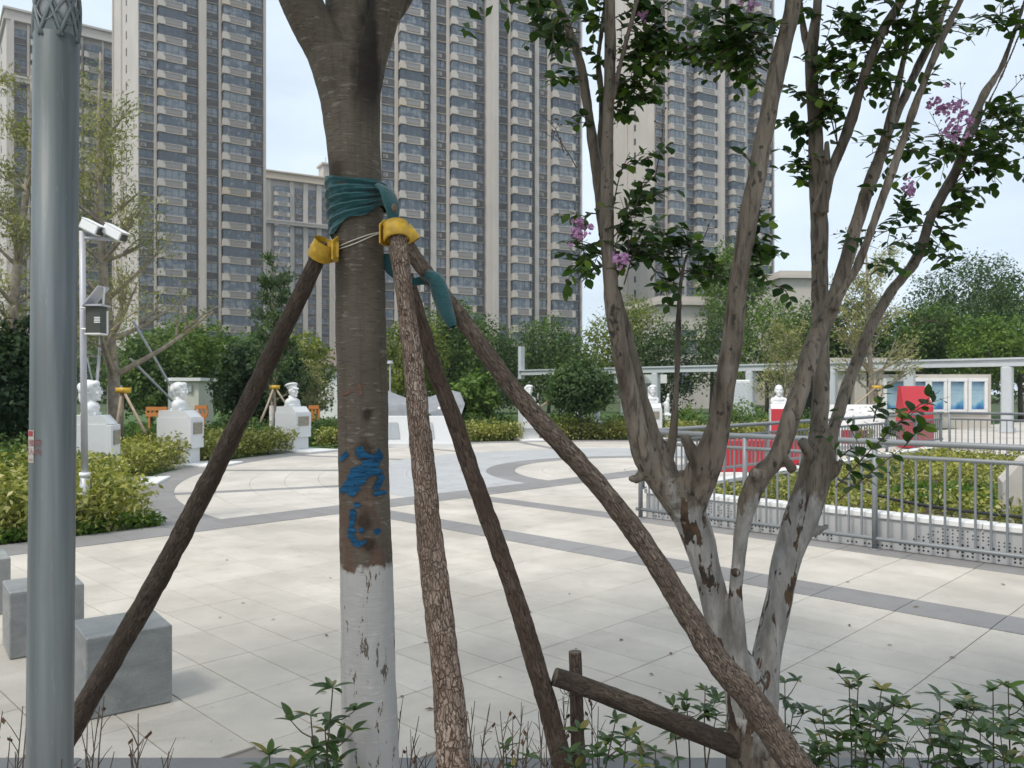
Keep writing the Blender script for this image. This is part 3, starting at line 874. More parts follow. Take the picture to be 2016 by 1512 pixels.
rad = math.radians
tower("apartment_tower", "beige high-rise with blank tiled end wall beside the fluted lamp post", 273, 130, rad(34),
      [('w',274,303),('p',303,308),('b',309,364),('w',365,389),('P',390,404),('w',405,429),('p',430,435),('b',436,489),('w',490,517),('p',518,523)],
      5.8, 78, 2.9, 26)
tower("apartment_tower", "widest beige high-rise, behind the propped trunk, with a projecting full-height strip", 735, 126, rad(27.1),
      [('w',736,746),('p',747,750),('w',751,776),('p',777,783),('b',784,829),('w',830,846),('p',847,858),('w',859,878),('p',879,884),('b',885,932),('w',933,953),
       ('P',955,977),('w',979,999),('p',1000,1004),('b',1005,1040),('w',1041,1051),('p',1052,1060),('w',1061,1077),('p',1078,1083),('b',1084,1126),('w',1127,1141),('p',1142,1145)],
      5.8, 78, 2.9, 12)
tower("apartment_tower", "high-rise with tall plain beige end wall, behind the crape myrtle stems", 1290, 165, rad(27.1),
      [('w',1292,1309),('p',1310,1313),('b',1314,1342),('p',1343,1350),('w',1351,1366),('b',1367,1405),('P',1408,1421),('w',1423,1434),('b',1435,1461),('p',1463,1470),('w',1471,1484),('b',1485,1511),('w',1512,1519),('p',1520,1523)],
      5.8, 96, 2.9, 15.4)
tower("apartment_tower", "high-rise with its roofline in view behind the lamp post", 12, 158, rad(36),
      [('P',12,27),('w',28,52),('p',53,58),('b',60,96),('w',98,118),('p',119,124),('b',126,158),('p',159,163),('b',165,199),('p',200,204),('w',205,226),('p',227,232)],
      8.7, 73.5, 2.9, 24, roof=True, cornice=(61.5,))
t4, W4 = tower("apartment_block", "distant lower apartment block with turret, seen between two high-rises", 512, 233, rad(30),
      [('P',512,520),('p',520,533),('b',539,568),('p',570,578),('w',582,596),('p',597,606),('w',607,622),('p',623,633),('w',634,648),('P',649,662),('w',664,690),('p',691,700)],
      8.7, 62.5, 2.9, 18, roof=True, side_win=False, cornice=(49.5,))
tu = MB(); tu.span(W4*.64, W4*.74, -1, 4, 65, 68.5); tu.span(W4*.62, W4*.76, -1.5, 4.5, 68.5, 69.1); tu.tube([(W4*.69, 1.5, 69), (W4*.69, 1.5, 71.5)], .12, 6)
tu.build("turret", M['tower_lt'], t4, local=True)

# low houses behind the trees
def low_house(label, u0, u1, Y, vt, wins, rz=rad(10)):
    X0, X1 = (u0 - CU) / F * Y, (u1 - CU) / F * Y
    zt = E + (CV - vt) / F * Y
    t = thing("town_house", label, "house", (X0, Y, 0), rz)
    W = (X1 - X0)
    b = MB(); b.span(0, W, 0, 10, -.5, zt); b.build("wall", M['beige_wall'], t, local=True)
    r = MB(); r.span(-.4, W+.4, -.45, 10.4, zt, zt+.35); r.span(-.2, W+.2, -.25, 10.2, zt+.35, zt+.75); r.build("roof", M['tower_lt'], t, local=True)
    r = MB(); r.span(-.1, W+.1, -.15, 0, zt*.66, zt*.66+.3); r.build("string_course", M['tower_lt'], t, local=True)
    for (a, z0, w, h) in wins:
        g = MB(); g.span(a, a+w, -.02, .05, z0, z0+h, 1); g.span(a+w*.62, a+w, -.03, .02, z0+h*.55, z0+h*.6, 0)
        for xx in (a-.05, a+w*.35, a+w): g.span(xx, xx+.07, -.08, .03, z0-.06, z0+h+.06, 0)
        g.span(a+.02, a+w, -.075, .03, z0+h, z0+h+.06, 0); g.span(a+.02, a+w, -.075, .03, z0-.06, z0, 0)
        g.build("window", [M['frame'], M['glass']], t, local=True)
low_house("low beige house with dark framed windows behind the myrtle stems", 1300, 1440, 70, 600,
          [(1.2, 4.8, 2.0, 1.9), (4.2, 4.8, 1.5, 1.9), (1.2, 1.5, 1.6, 1.8)])
low_house("beige house whose flat roof edge shows above the trees", 1538, 1612, 82, 548, [(1, 6, 1.2, 1.6)], rad(4))
hut = thing("garden_hut", "small whitish hut with brown pitched roof behind the propped trunk", "hut", P(668, 830, 44) * 1, 0)
hb = MB()
c0 = P(668, 830, 44); zr = P(668, 722, 44).z; zt = P(668, 680, 44).z
hb.span(c0.x-1.0, c0.x+1.2, 43.4, 45.4, -.3, zr); hb.build("wall", M['white_paint'], hut)
hb = MB(); hb.mesh_faces([(c0.x-1.5,43,zr),(c0.x+1.7,43,zr),(c0.x+1.7,45.8,zr),(c0.x-1.5,45.8,zr),(c0.x,44.4,zt),(c0.x+.3,44.4,zt)],
                         [(0,1,5,4),(1,2,5),(2,3,4,5),(3,0,4),(3,2,1,0)]); hb.build("roof", M['thatch'], hut)

# ------------------------------------------------------------------ trees and shrubs behind the plaza
def cloud(lobes, n, rg, clump=10, spread=.16, shell=.5):
    vol = np.array([(l[3]*l[4]*l[5]) ** .7 for l in lobes]); vol /= vol.sum()
    k = max(1, n // clump)
    idx = rg.choice(len(lobes), k, p=vol)
    L = np.array(lobes)[idx]
    d = rg.normal(size=(k, 3)); d /= np.linalg.norm(d, axis=1, keepdims=True)
    r = shell + (1 - shell) * rg.random((k, 1)) ** .6
    cc = L[:, :3] + d * r * L[:, 3:6]
    C = np.repeat(cc, clump, 0) + rg.normal(size=(k*clump, 3)) * spread * np.repeat(L[:, 3:6].mean(1, keepdims=True), clump, 0)
    Nn = np.repeat(d, clump, 0) * .7 + rg.normal(size=(k*clump, 3)) * .6 + np.array([0, 0, .5])
    return C, Nn

def limbs(base, h, spread, k, r0, rg, up=.75, sub=2, start=.3):
    """trunk and branches as one mesh, tips returned"""
    b = MB(); tips = []
    lean = Vector((rg.normal()*.03, rg.normal()*.03, 1))
    tp = [base + Vector((lean.x*h*s + rg.normal()*.01*h*(s>0), lean.y*h*s, h*s)) for s in (0, .2, .45, .7, .9)]
    pts, rr = smooth_path(list(zip(tp, [r0, r0*.8, r0*.6, r0*.38, r0*.14])), h/14)
    b.tube(pts, rr, 7)
    for i in range(k):
        f = start + (1 - start) * (i + .5) / k * .9
        p = pts[min(len(pts)-1, int(f * (len(pts)-1)))]
        a = i * 2.4 + rg.normal()*.4
        L = spread * (1.15 - f*.75) * (.75 + .5*rg.random())
        d = Vector((math.cos(a), math.sin(a), up * (.5 + rg.random()))).normalized()
        q = p + d * L
        mid = p + d * L * .5 + Vector((0, 0, -.04*L))
        r1 = r0 * (1 - f) * .55 + r0*.05
        pp, pr_ = smooth_path([(p, r1), (mid, r1*.65), (q, r1*.22)], L/5)
        b.tube(pp, pr_, 5, cap=False); tips.append((p, q))
        for s in range(sub):
            m0 = p + d * L * (.35 + .4*rg.random())
            d2 = (d + Vector((rg.normal()*.6, rg.normal()*.6, .3*rg.normal()+.2))).normalized()
            q2 = m0 + d2 * L * .5
            b.tube([m0, (m0+q2)/2 + Vector((0,0,.02*L)), q2], [r1*.4, r1*.25, r1*.1], 4, cap=False); tips.append((m0, q2))
    return b, tips

seedc = [100]
def bg_tree(name, label, u, Y, v_top, wpx, mat, n, leaf, bark='dark_bark', kind='dense', v_bot=None, cat="tree", group=None, ww=0.0, trunk_r=None, lobes=None, aspect=.55, depth=None, vshape=1.0):
    seedc[0] += 1
    rg = np.random.default_rng(seedc[0])
    X = (u - CU) / F * Y
    H = E + (CV - v_top) / F * Y
    R = wpx / 2 / F * Y
    zb = 0.25*H if v_bot is None else E - (v_bot - CV) / F * Y
    t = thing(name, label, cat, (X, Y, 0), 0, group)
    base = Vector((X, Y, -.05))
    r0 = trunk_r or max(.05, H * .018)
    if kind == 'wispy':
        b, tips = limbs(base, H, R*1.15, 26, r0, rg, 1.0, 3, .22)
        if ww: 
            w = MB(); w.tube([base, base + Vector((0,0,ww*.5)), base + Vector((0,0,ww))], [r0*1.06, r0*1.03, r0*1.0], 9); w.build("whitewash_band", M['ww_bark'], t, True)
        b.build("trunk", M[bark], t, True)
        cs, ns, ts = [], [], []
        per = max(4, n // len(tips))
        for p, q in tips:
            f = rg.random(per) ** .7
            base_p = np.array(p)[None] + (np.array(q - p))[None] * f[:, None]
            cs.append(base_p + rg.normal(size=(per, 3)) * R * .09)
            ns.append(rg.normal(size=(per, 3)) + np.array([0, -.3, .4]))
            ts.append(np.tile(np.array((q - p).normalized()), (per, 1)) + rg.normal(size=(per, 3))*.6)
        C, Nn, T = np.concatenate(cs), np.concatenate(ns), np.concatenate(ts)
        me = leaf_mesh("crown", C - np.array([X, Y, 0]), Nn, leaf, leaf*.3, M[mat], rg, T)
        link("crown", me, t)
        return t
    dr = depth or R
    if lobes is None:
        lobes = []
        k = 9 if kind == 'dense' else 5
        cz = (H + zb) / 2; hz = (H - zb) / 2
        lobes.append((0, 0, cz, R*.72, dr*.72, hz*.8))
        for i in range(k):
            a = i * 2.399 + rg.random()
            zz = -.75 + 1.5 * (i + .5) / k
            rr = R * math.sqrt(max(.05, 1 - (zz*.92)**2)) * vshape
            s = .30 + .22 * rg.random()
            lobes.append((math.cos(a)*rr*.66, math.sin(a)*rr*.66*dr/R, cz + zz*hz*.72, R*s*1.15, dr*s*1.15, hz*s))
    b, tips = limbs(base, H*.86, R*.7, 7, r0, rg, .9, 1, .25)
    b.build("trunk", M[bark], t, True)
    if ww:
        w = MB(); w.tube([base, base + Vector((0,0,ww*.5)), base + Vector((0,0,ww))], [r0*1.08, r0*1.0, r0*.95], 9); w.build("whitewash_band", M['ww_bark'], t, True)
    C, Nn = cloud(lobes, n, rg)
    ok = C[:, 2] > max(.02, zb*.6)
    link("crown", leaf_mesh("crown", C[ok], Nn[ok], leaf, leaf*aspect, M[mat], rg), t)
    return t

# a distant belt of trees closing the horizon
rg0 = np.random.default_rng(3)
lob = []
for i in range(70):
    a = -95 + i * 2.9
    lob.append((a, 98 + rg0.normal()*3, 3.2 + rg0.random()*2.2, 3.2, 3, 3.4 + rg0.random()*1.6))
C, Nn = cloud(lob, 26000, rg0, 12, .2, .4)
tag(link("distant_trees", leaf_mesh("distant_trees", C[C[:,2] > 0], Nn[C[:,2] > 0], .75, .45, M['green_b'], rg0)), "belt of mixed green trees closing off the park before the high-rises", "tree belt", kind='stuff')

T = bg_tree
# left part
T("cypress_tree", "tall wispy olive tree with whitewashed foot beside the camera pole", 226, 17.2, 30, 330, 'green_d', 7500, .10, 'tan_bark', 'wispy', ww=1.7, trunk_r=.15)
T("cypress_tree", "wispy olive tree cut by the picture edge behind the lamp post", 15, 15.5, 10, 260, 'green_d', 5500, .10, 'tan_bark', 'wispy', trunk_r=.13)
T("cypress_tree", "thin wispy tree between lamp post and the blank end wall", 130, 21, 120, 190, 'green_d', 3200, .11, 'tan_bark', 'wispy', trunk_r=.10)
T("evergreen_tree", "dark evergreen behind the lamp post, against the picture edge", 0, 15, 590, 190, 'green_c', 9000, .12, v_bot=900)
T("evergreen_tree", "nearly black rounded evergreen behind the busts", 505, 28, 660, 175, 'green_c', 9000, .17, v_bot=850)
T("young_tree", "young upright tree propped by yellow tied poles behind the capped bust", 535, 23.5, 440, 135, 'green_e', 3800, .15, 'tan_bark', 'wispy', ww=1.15, trunk_r=.07)
T("broadleaf_tree", "fresh green bushy tree behind the cream cabinet", 372, 37, 615, 170, 'green_a', 7500, .2, v_bot=830)
T("broadleaf_tree", "low mid green tree between cabinet and dark evergreen", 440, 40, 640, 120, 'green_b', 5000, .2, v_bot=830)
T("broadleaf_tree", "yellowish green tree beside the hut", 598, 36, 640, 120, 'green_f', 4500, .17, v_bot=820)
T("broadleaf_tree", "mid green tree behind the wispy olive tree", 300, 33, 640, 150, 'green_b', 6500, .19, v_bot=840)
T("bare_shrub", "greyish shrub with bare twigs in front of the hut", 610, 30, 690, 90, 'green_d', 1600, .13, 'tan_bark', 'wispy', trunk_r=.05, cat="shrub")
# middle part
T("broadleaf_tree", "light green tree between the front stake and the teal wrap", 800, 40, 600, 150, 'green_f', 5500, .2, v_bot=830)
T("broadleaf_tree", "green tree right behind the leaning rear stake", 880, 44, 575, 170, 'green_b', 8000, .22, v_bot=830)
T("broadleaf_tree", "deep green tree behind the bright leafy bush", 960, 54, 610, 150, 'green_e', 7500, .2, v_bot=840)
T("leafy_bush", "bright green large-leaved bush behind the white stone base", 925, 28, 735, 120, 'green_a', 4500, .2, v_bot=860, cat="bush")
T("broadleaf_tree", "greyish green tree above the pergola end", 1080, 56, 605, 150, 'green_b', 7500, .22, v_bot=800)
T("round_tree", "clipped dome-shaped tree beside the pergola", 1142, 25.5, 708, 124, 'green_e', 9500, .13, v_bot=818, lobes=[(0,0,1.68,.95,.95,.78),(-.42,0,1.45,.58,.6,.48),(.42,0,1.45,.58,.6,.48)])
T("broadleaf_tree", "tree with pale yellow green top left of the low house", 1228, 56, 562, 150, 'green_f', 7500, .2, v_bot=800)
T("broadleaf_tree", "shaded deep green tree in front of the low house", 1300, 54, 612, 170, 'green_e', 9000, .2, v_bot=830)
T("broadleaf_tree", "distant round topped tree against the high-rise", 1432, 72, 455, 150, 'green_a', 9000, .3, v_bot=700)
T("broadleaf_tree", "light green tree between the myrtle stems, before the flat roof", 1510, 54, 565, 160, 'green_a', 8000, .2, v_bot=790)
T("broadleaf_tree", "green tree hiding the foot of the flat roofed beige house", 1578, 48, 572, 120, 'green_b', 6500, .2, v_bot=790)
T("slender_tree", "slender bluish green tree beside the low house", 1400, 55, 560, 70, 'green_b', 3500, .18, v_bot=800)
T("bare_shrub", "brownish many-stemmed shrub behind the man bust", 1545, 29, 610, 150, 'green_d', 3000, .13, 'tan_bark', 'wispy', trunk_r=.06, cat="shrub")
T("young_tree", "sparse young tree with pale fan of branches before the display wall", 1722, 27, 410, 190, 'green_d', 4200, .14, 'tan_bark', 'wispy', ww=1.5, trunk_r=.11)
T("broadleaf_tree", "dark tree behind the sparse young tree", 1660, 50, 570, 170, 'green_c', 8500, .22, v_bot=800)
T("broadleaf_tree", "large dark tree topping the wooded corner", 1905, 52, 478, 210, 'green_e', 15000, .2, v_bot=760)
T("broadleaf_tree", "mid green tree with layered boughs above the display wall", 1845, 43, 575, 190, 'green_b', 11000, .18, v_bot=770)
T("broadleaf_tree", "big green tree cut by the picture edge above the pergola", 2010, 44, 520, 230, 'green_e', 13000, .19, v_bot=770)
T("broadleaf_tree", "yellowish green low tree below the wooded corner", 1945, 39, 610, 150, 'green_a', 7000, .17, v_bot=770)
T("broadleaf_tree", "black-green tree in the gap over the pergola", 1775, 47, 600, 130, 'green_c', 6500, .2, v_bot=790)
# low shrubs along the back of the round plaza
k = 0
for (u, Y, vt, w, mt, lab) in [(455, 24, 812, 90, 'green_b', "green shrub behind the second bust's hedge"), (640, 26, 820, 80, 'green_b', "green shrub next to the capped bust's pedestal"),
        (900, 27, 812, 110, 'green_b', "low green shrub behind the end of the white base"), (985, 28, 818, 90, 'green_e', "dark low shrub beside the fourth pedestal"),
        (1110, 28, 806, 110, 'green_f', "yellowish shrub below the dome-shaped tree"), (1225, 29, 812, 110, 'green_e', "low shrub between dome tree and front-facing bust"),
        (1345, 28, 800, 100, 'green_a', "fresh green shrub right of the front-facing bust"), (1455, 28, 790, 120, 'green_a', "fresh green shrub before the framed notice"),
        (1600, 28, 800, 90, 'green_e', "green shrub beside the red pedestal"), (1720, 28, 815, 80, 'green_e', "green shrub behind the inscribed block")]:
    T("garden_shrub", lab, u, Y, vt, w, mt, 2600, .12, v_bot=880, cat="shrub")

# hedges and lawn blades
def hedge(name, label, inside, bounds, h, n, rg, mat='hedge', leaf=.055, z0=0.0, kind='stuff', cat="hedge"):
    x0, x1, y0, y1 = bounds
    cs = []
    tot = 0
    while tot < n:
        q = np.stack([rg.uniform(x0, x1, 20000), rg.uniform(y0, y1, 20000)], 1)
        q = q[inside(q[:, 0], q[:, 1])]
        cs.append(q); tot += len(q)
        if len(cs) > 60: break
    q = np.concatenate(cs)[:n]
    per = 9
    q = q[:max(1, n // per)]
    b = np.sin(q[:,0]*4.1 + np.cos(q[:,1]*3.3)) * .14 + np.sin(q[:,1]*6.7 + q[:,0]*2.1) * .10 + rg.normal(size=len(q)) * .13
    zt_ = h * (.92 + b)
    lean_ = rg.normal(size=(len(q), 2)) * .09 * (h / .45)
    f = 1 - rg.random((len(q), per)) ** 1.6 * .85
    C = np.stack([q[:, None, 0] + lean_[:, None, 0] * f, q[:, None, 1] + lean_[:, None, 1] * f, z0 + zt_[:, None] * f], 2).reshape(-1, 3)
    C += rg.normal(size=C.shape) * leaf * .55
    Nn = rg.normal(size=C.shape) * .7 + np.array([0, -.2, .55])
    o = link(name, leaf_mesh(name, C, Nn, leaf, leaf*.5, M[mat], rg))
    return tag(o, label, cat, kind=kind)
def rC(x, y): return np.hypot(x - CC.x, y - CC.y)
def mco(x, y): return x * E1.x + y * E1.y
def nco(x, y): return x * E2.x + y * E2.y
rgh = np.random.default_rng(11)
Yc0 = E * F / (1043 - CV)
PED = [(-6.98, 13.6), (-6.85, 16.9), (-5.6, 20.9), (.55, 25.7), (4.5, 26.0), (7.95, 24.2)]
def clear_ped(x, y):
    ok = np.ones_like(x, dtype=bool)
    for px, py in PED:
        dx, dy = CC.x - px, CC.y - py
        L = math.hypot(dx, dy); dx /= L; dy /= L
        f = (x - px) * dx + (y - py) * dy; s = -(x - px) * dy + (y - py) * dx
        ok &= ~((np.abs(s) < .40) & (f > -.5) & (f < 1.3))
    return ok
hedge("hedge", "clipped yellow green hedge curving behind the busts", lambda x, y: (rC(x, y) > 9.6) & (rC(x, y) < 11.2) & (mco(x, y) < M1A) & (y < 20.8) & (x < 0) & clear_ped(x, y),
      (-9, 0, 7, 22), .50, 42000, rgh, leaf=.08)
hedge("hedge", "yellow green hedge at the back of the round plaza", lambda x, y: (rC(x, y) > 9.6) & (rC(x, y) < 10.7) & (y > 22.2) & ((x > -1.4) | (x < -4.4)) & clear_ped(x, y),
      (-6, 10, 20, 28), .46, 26000, rgh, leaf=.09)
hedge("hedge", "yellow green ground cover hedge by the picture edge", lambda x, y: (mco(x, y) < M1A - .32) & (rC(x, y) > 10.1) & (x > -9.5) & (y > 5) & (y < 11) & ((np.abs(x + .525 * y) > .24) | (y > Yc0 + .2)),
      (-9.5, -4.2, 5, 11), .37, 26000, rgh, leaf=.06)
hedge("hedge", "darker green shrubs behind the busts' hedge", lambda x, y: (rC(x, y) > 11.0) & (rC(x, y) < 12.5) & ((x < -1) | (y > 24)) & (mco(x, y) < M1A),
      (-10, 10, 10, 30), .62, 24000, rgh, 'green_b', .10)
hedge("grass", "short grass blades at the left bed's rim", lambda x, y: (mco(x, y) < M1A - .02) & (mco(x, y) > M1A - .35) & (rC(x, y) > 9.5) & (y > 5), (-9, -3.5, 5, 11), .09, 6000, rgh, 'grass', .07, cat="grass")
hedge("hedge", "yellow green hedge inside the walled planter", lambda x, y: (nco(x, y) > NF + .2) & (nco(x, y) < NF + 9.5) & (mco(x, y) > MA + .45) & (mco(x, y) < 3.0) &
      ~((np.abs(nco(x, y) - NF - 2.9) < .85) & (mco(x, y) > -3.9)), (0, 14, 5, 18), .24, 40000, rgh, leaf=.065, z0=.16)
hedge("grass", "strip of lawn grass inside the walled planter", lambda x, y: (np.abs(nco(x, y) - NF - 2.9) < .85) & (mco(x, y) > -3.9) & (mco(x, y) < 3), (0, 14, 5, 18), .08, 14000, rgh, 'grass', .09, z0=.16, cat="grass")
hedge("grass", "mown lawn grass behind the hedge of the busts", lambda x, y: (rC(x, y) > 11) & (y < 34), (-18, 2, 14, 34), .07, 20000, rgh, 'grass', .14, cat="grass")

# ------------------------------------------------------------------ planter with wall, fences
planter = thing("planter_wall", "low planter wall with white coping and dotted perforated face", "planter", MN(MA, NF), 0)
def mn_box(b, m0, m1, n0, n1, z0, z1, mi=0, bev=0.0):
    c = MN((m0+m1)/2, (n0+n1)/2, (z0+z1)/2)
    b.box(c, (m1-m0, n1-n0, z1-z0), RZ, mi, None, bev)
b = MB(); mn_box(b, MA, 9, NF, NF+.14, -.05, .29); mn_box(b, MA, MA+.14, NF+.14, 19.4, -.05, .30); b.build("wall", M['perf'], planter)
for i in range(12):
    b = MB(); mn_box(b, MA-.02 + i*1.23, MA-.02 + (i+1)*1.23 - .006, NF-.02, NF+.2, .292, .345, 0, .006); b.build("coping", M['coping'], planter)
for i in range(9):
    b = MB(); mn_box(b, MA-.02, MA+.2, NF+.21 + i*1.24, NF+.21 + (i+1)*1.24-.006, .302, .36, 0, .006); b.build("coping", M['coping'], planter)
hl = MB(); rr = random.Random(9)
cl = 0
m = MA + .1
while m < -.3:
    prof = .5 + .45 * math.sin(m * 2.3) + .3 * math.sin(m * 5.1 + 1)
    for j in range(8):
        z = .03 + j * .032
        if j == 0 or (j / 7.0) < prof and not (2 <= j <= 2 and rr.random() < .5):
            if rr.random() < (.75 if j else .55):
                c = MN(m, NF - .0015, z)
                r = .011 if j < 4 else .008
                pts = [c + E1 * (math.cos(a) * r) + Vector((0, 0, math.sin(a) * r)) for a in [k * math.pi / 3 for k in range(6)]]
                hl.face(pts)
    m += .042
tag(hl.build("perforation", M['hole'], planter), kind='stuff')
ps = MB(); ps.face([MN(MA+.15, NF+.15, .16), MN(9, NF+.15, .16), MN(9, 19.3, .16), MN(MA+.15, 19.3, .16)]); ps.build("planting_soil", M['soil'], planter)

def fence(name, label, a, d, L, post, z_b, skip_first=False, ends=True):
    """a start point on the ground, d direction"""
    t = thing(name, label, "fence", a, 0, None)
    up = Vector((0, 0, 1))
    b = MB(); b.tube([a + up*1.05, a + d*L*.5 + up*1.05, a + d*L + up*1.05], .028, 12); b.build("handrail", M['rail'], t, True)
    b = MB(); b.tube([a + up*.915, a + d*L*.5 + up*.915, a + d*L + up*.915], .02, 10); b.build("upper_rail", M['rail'], t, True)
    b = MB(); b.tube([a + up*(z_b+.11) - d*.06, a + d*L*.5 + up*(z_b+.11), a + d*L + up*(z_b+.11)], .021, 10); b.build("lower_rail", M['rail'], t, True)
    k = int(L / post) + 1
    pm = MB(); pm.tube([(0,0,z_b-.01), (0,0,.55), (0,0,1.03)], .027, 10); pm.tube([(0,0,z_b), (0,0,z_b+.012)], .052, 12); pm.tube([(0,0,1.0), (0,0,1.04)], .017, 8)
    pme = pm.mesh("post", M['rail'], True)
    bm_ = MB(); bm_.tube([(0,0,z_b+.11), (0,0,.5), (0,0,.915)], .0115, 7, cap=False)
    bme = bm_.mesh("baluster", M['rail'], True)
    for i in range(k):
        link("post", pme, t, Matrix.Translation(d * (i * post)))
    q = int(post / .126)
    for i in range(k):
        for j in range(1, q + 1):
            s = i * post + post * j / (q + 1)
            if s < L: link("baluster", bme, t, Matrix.Translation(d * s))
    return t
fence("railing", "grey railing along the dotted planter wall, nearest the paving", MN(MA, NF - .12), E1, 6.6, 1.38, 0.0)
fence("railing", "grey railing running away behind the planter towards the red lectern", MN(MA - .02, NF - .05) + Vector((0,0,0)), E2, 11.3, 1.6, .36)
fence("railing", "distant grey railing closing the planter in front of the pergola", MN(MA + .1, 19.55), E1, 14, 1.6, .05)
hs = MB()
hp = [(MN(-4.6, NF+1.6, .62), .016), (MN(-3.9, NF+.9, .58), .016), (MN(-3.2, NF+.45, .46), .016), (MN(-2.4, NF+.25, .41), .016), (MN(-1.2, NF+.24, .405), .016), (MN(.5, NF+.26, .405), .016)]
pts, rd = smooth_path(hp, .08); hs.tube(pts, rd, 8); tag(hs.build("hose", M['hose'], None, True), "black hose lying along the planter coping", "hose")
stn = MB()
p = P(2030, 960, 8.6)
stn.prism([P(1974, 1030, 8.3), P(1974, 950, 8.3), P(2018, 905, 8.3), P(2200, 890, 8.3), P(2200, 1060, 8.3)], (0, 0, 0), (.25, .5, 0))
tag(stn.build("stone_block", M['cream_i']), "cream chamfered stone block in the planter at the picture edge", "stone block")

# ------------------------------------------------------------------ busts and pedestals
def bust_mesh(hair, cap, long_hair, wide=1.0):
    b = MB()
    b.ell((0, 0, .06), (.12, .205*wide, .12)); b.ell((.01, 0, .14), (.125, .185*wide, .10)); b.ell((-.02, 0, .12), (.13, .2, .12))
    b.ell((.0, .16*wide, .09), (.09, .07, .11)); b.ell((.0, -.16*wide, .09), (.09, .07, .11))
    b.span(-.12, .12, -.18*wide, .18*wide, 0, .05)
    b.tube([(-.015, 0, .18), (.0, 0, .28), (.012, 0, .36)], [.085, .066, .07], 14)
    b.tube([(-.01, 0, .225), (.005, 0, .255)], [.115, .088], 14)
    k0 = len(b.v)
    b.ell((.02, 0, .445), (.098, .08, .115)); b.ell((.045, 0, .375), (.072, .06, .065)); b.ell((.098, 0, .335), (.026, .03, .022))
    b.ell((.122, 0, .425), (.022, .015, .034)); b.ell((.128, 0, .41), (.02, .02, .014)); b.ell((.105, 0, .475), (.02, .058, .014))
    b.ell((.11, 0, .375), (.016, .03, .012))
    for s in (1, -1):
        b.ell((.01, s*.083, .43), (.024, .014, .036)); b.ell((.09, s*.04, .41), (.024, .022, .026))
    if hair:
        b.ell((-.018, 0, .480), (.118, .100, .108)); b.ell((-.055, 0, .43), (.078, .092, .105)); b.ell((.055, .03, .535), (.05, .062, .045)); b.ell((.06, -.035, .53), (.045, .05, .042))
        for i in range(5):
            a = 2.2 + i * .95; b.ell((-.03 + .075*math.cos(a), .075*math.sin(a), .475 + .02*math.sin(i*2.3)), (.05, .045, .06))
    if long_hair:
        b.ell((-.06, 0, .38), (.075, .10, .14)); b.ell((-.05, .07, .33), (.05, .04, .12)); b.ell((-.05, -.07, .33), (.05, .04, .12))
    if cap:
        Mc = Matrix.Rotation(-.22, 4, 'Y')
        b.ell((-.008, 0, .505), (.108, .092, .040), M=Mc); b.ell((-.03, 0, .56), (.135, .122, .036), M=Mc); b.ell((-.02, 0, .545), (.118, .104, .05), M=Mc)
        b.ell((.10, 0, .488), (.05, .07, .014), M=Matrix.Rotation(.3, 4, 'Y'))
    else:
        b.ell((-.005, 0, .478), (.104, .088, .098))
    for i_ in range(k0, len(b.v)):
        x_, y_, z_ = b.v[i_]
        b.v[i_] = (x_*1.34 - .01, y_*1.34, (z_ - .33)*1.30 + .262)
    return remesh(b, .0095, 2, .5)
bm1 = bust_mesh(True, False, True); bm2 = bust_mesh(True, False, False, .95); bm3 = bust_mesh(False, True, False); bm4 = bust_mesh(True, False, False); bm5 = bust_mesh(True, False, True, .9); bm6 = bust_mesh(False, False, False, 1.08)
for q in (bm1, bm2, bm3, bm4, bm5, bm6): q.materials.clear(); q.materials.append(M['white_stone'])
labs = ["white bust of a woman with long hair in profile by the camera pole", "white bust with swept up short hair before the cream cabinet", "white bust of a man in a peaked cap",
        "white bust half hidden behind the leaning stake", "white bust facing the viewer between the myrtle's first two stems", "white bust of a bald man above the red fronted pedestal"]
plabs = ["pale granite pedestal under the long haired bust", "pale granite pedestal in the hedge under the short haired bust", "pale granite pedestal with bronze plaque under the capped bust",
         "white pedestal crossed by the leaning stake", "white pedestal with pinkish plaque between the myrtle stems", "white pedestal covered with a red front panel"]
for i, (px, py) in enumerate(PED):
    rz = math.atan2(CC.y - py, CC.x - px) + (0.0 if i < 4 else 0.0)
    if i >= 4: rz = math.atan2(2 - py, CC.x*.2 - px + 2)
    t = thing("pedestal", plabs[i], "pedestal", (px, py, 0), rz, "pedestals round the plaza")
    mat = M['ped_stone'] if i < 5 else M['white_stone']
    hw = .26
    b = MB()
    b.prism([(-.42, -hw, 0), (.24, -hw, 0), (.24, -hw, .98), (-.42, -hw, .98)], (0,0,0), (0, 2*hw, 0)); b.build("shaft", mat, t, local=True)
    b = MB()
    b.prism([(-.40, -hw+.012, .98), (.30, -hw+.012, .98), (.17, -hw+.012, 1.13), (-.38, -hw+.012, 1.13)], (0,0,0), (0, 2*hw-.024, 0)); b.build("cap", mat, t, local=True)
    b = MB(); b.box((.285, 0, .66), (.09, 2*hw+.02, .62), 0, 0, None, .008); b.build("front_panel", mat, t, local=True)
    b = MB(); b.box((.34, 0, -.01), (1.5, 1.0, .10), 0, 0, None, .008); b.build("base_slab", M['coping'], t, local=True)
    if i == 5:
        b = MB(); b.box((.345, 0, .53), (.03, 2*hw-.02, .94)); b.build("red_cover", M['red'], t, local=True)
    else:
        b = MB(); b.box((.338, 0, .76), (.022, .36, .24), 0, 0, None, .004); b.build("plaque", M['bronze'], t, local=True)
    o = link("bust", (bm1, bm2, bm3, bm4, bm5, bm6)[i], None, Matrix.Translation((px, py, 1.128)) @ Matrix.Rotation(rz, 4, 'Z') @ Matrix.Translation((-.06, 0, 0)))
    tag(o, labs[i], "bust", "busts round the plaza")

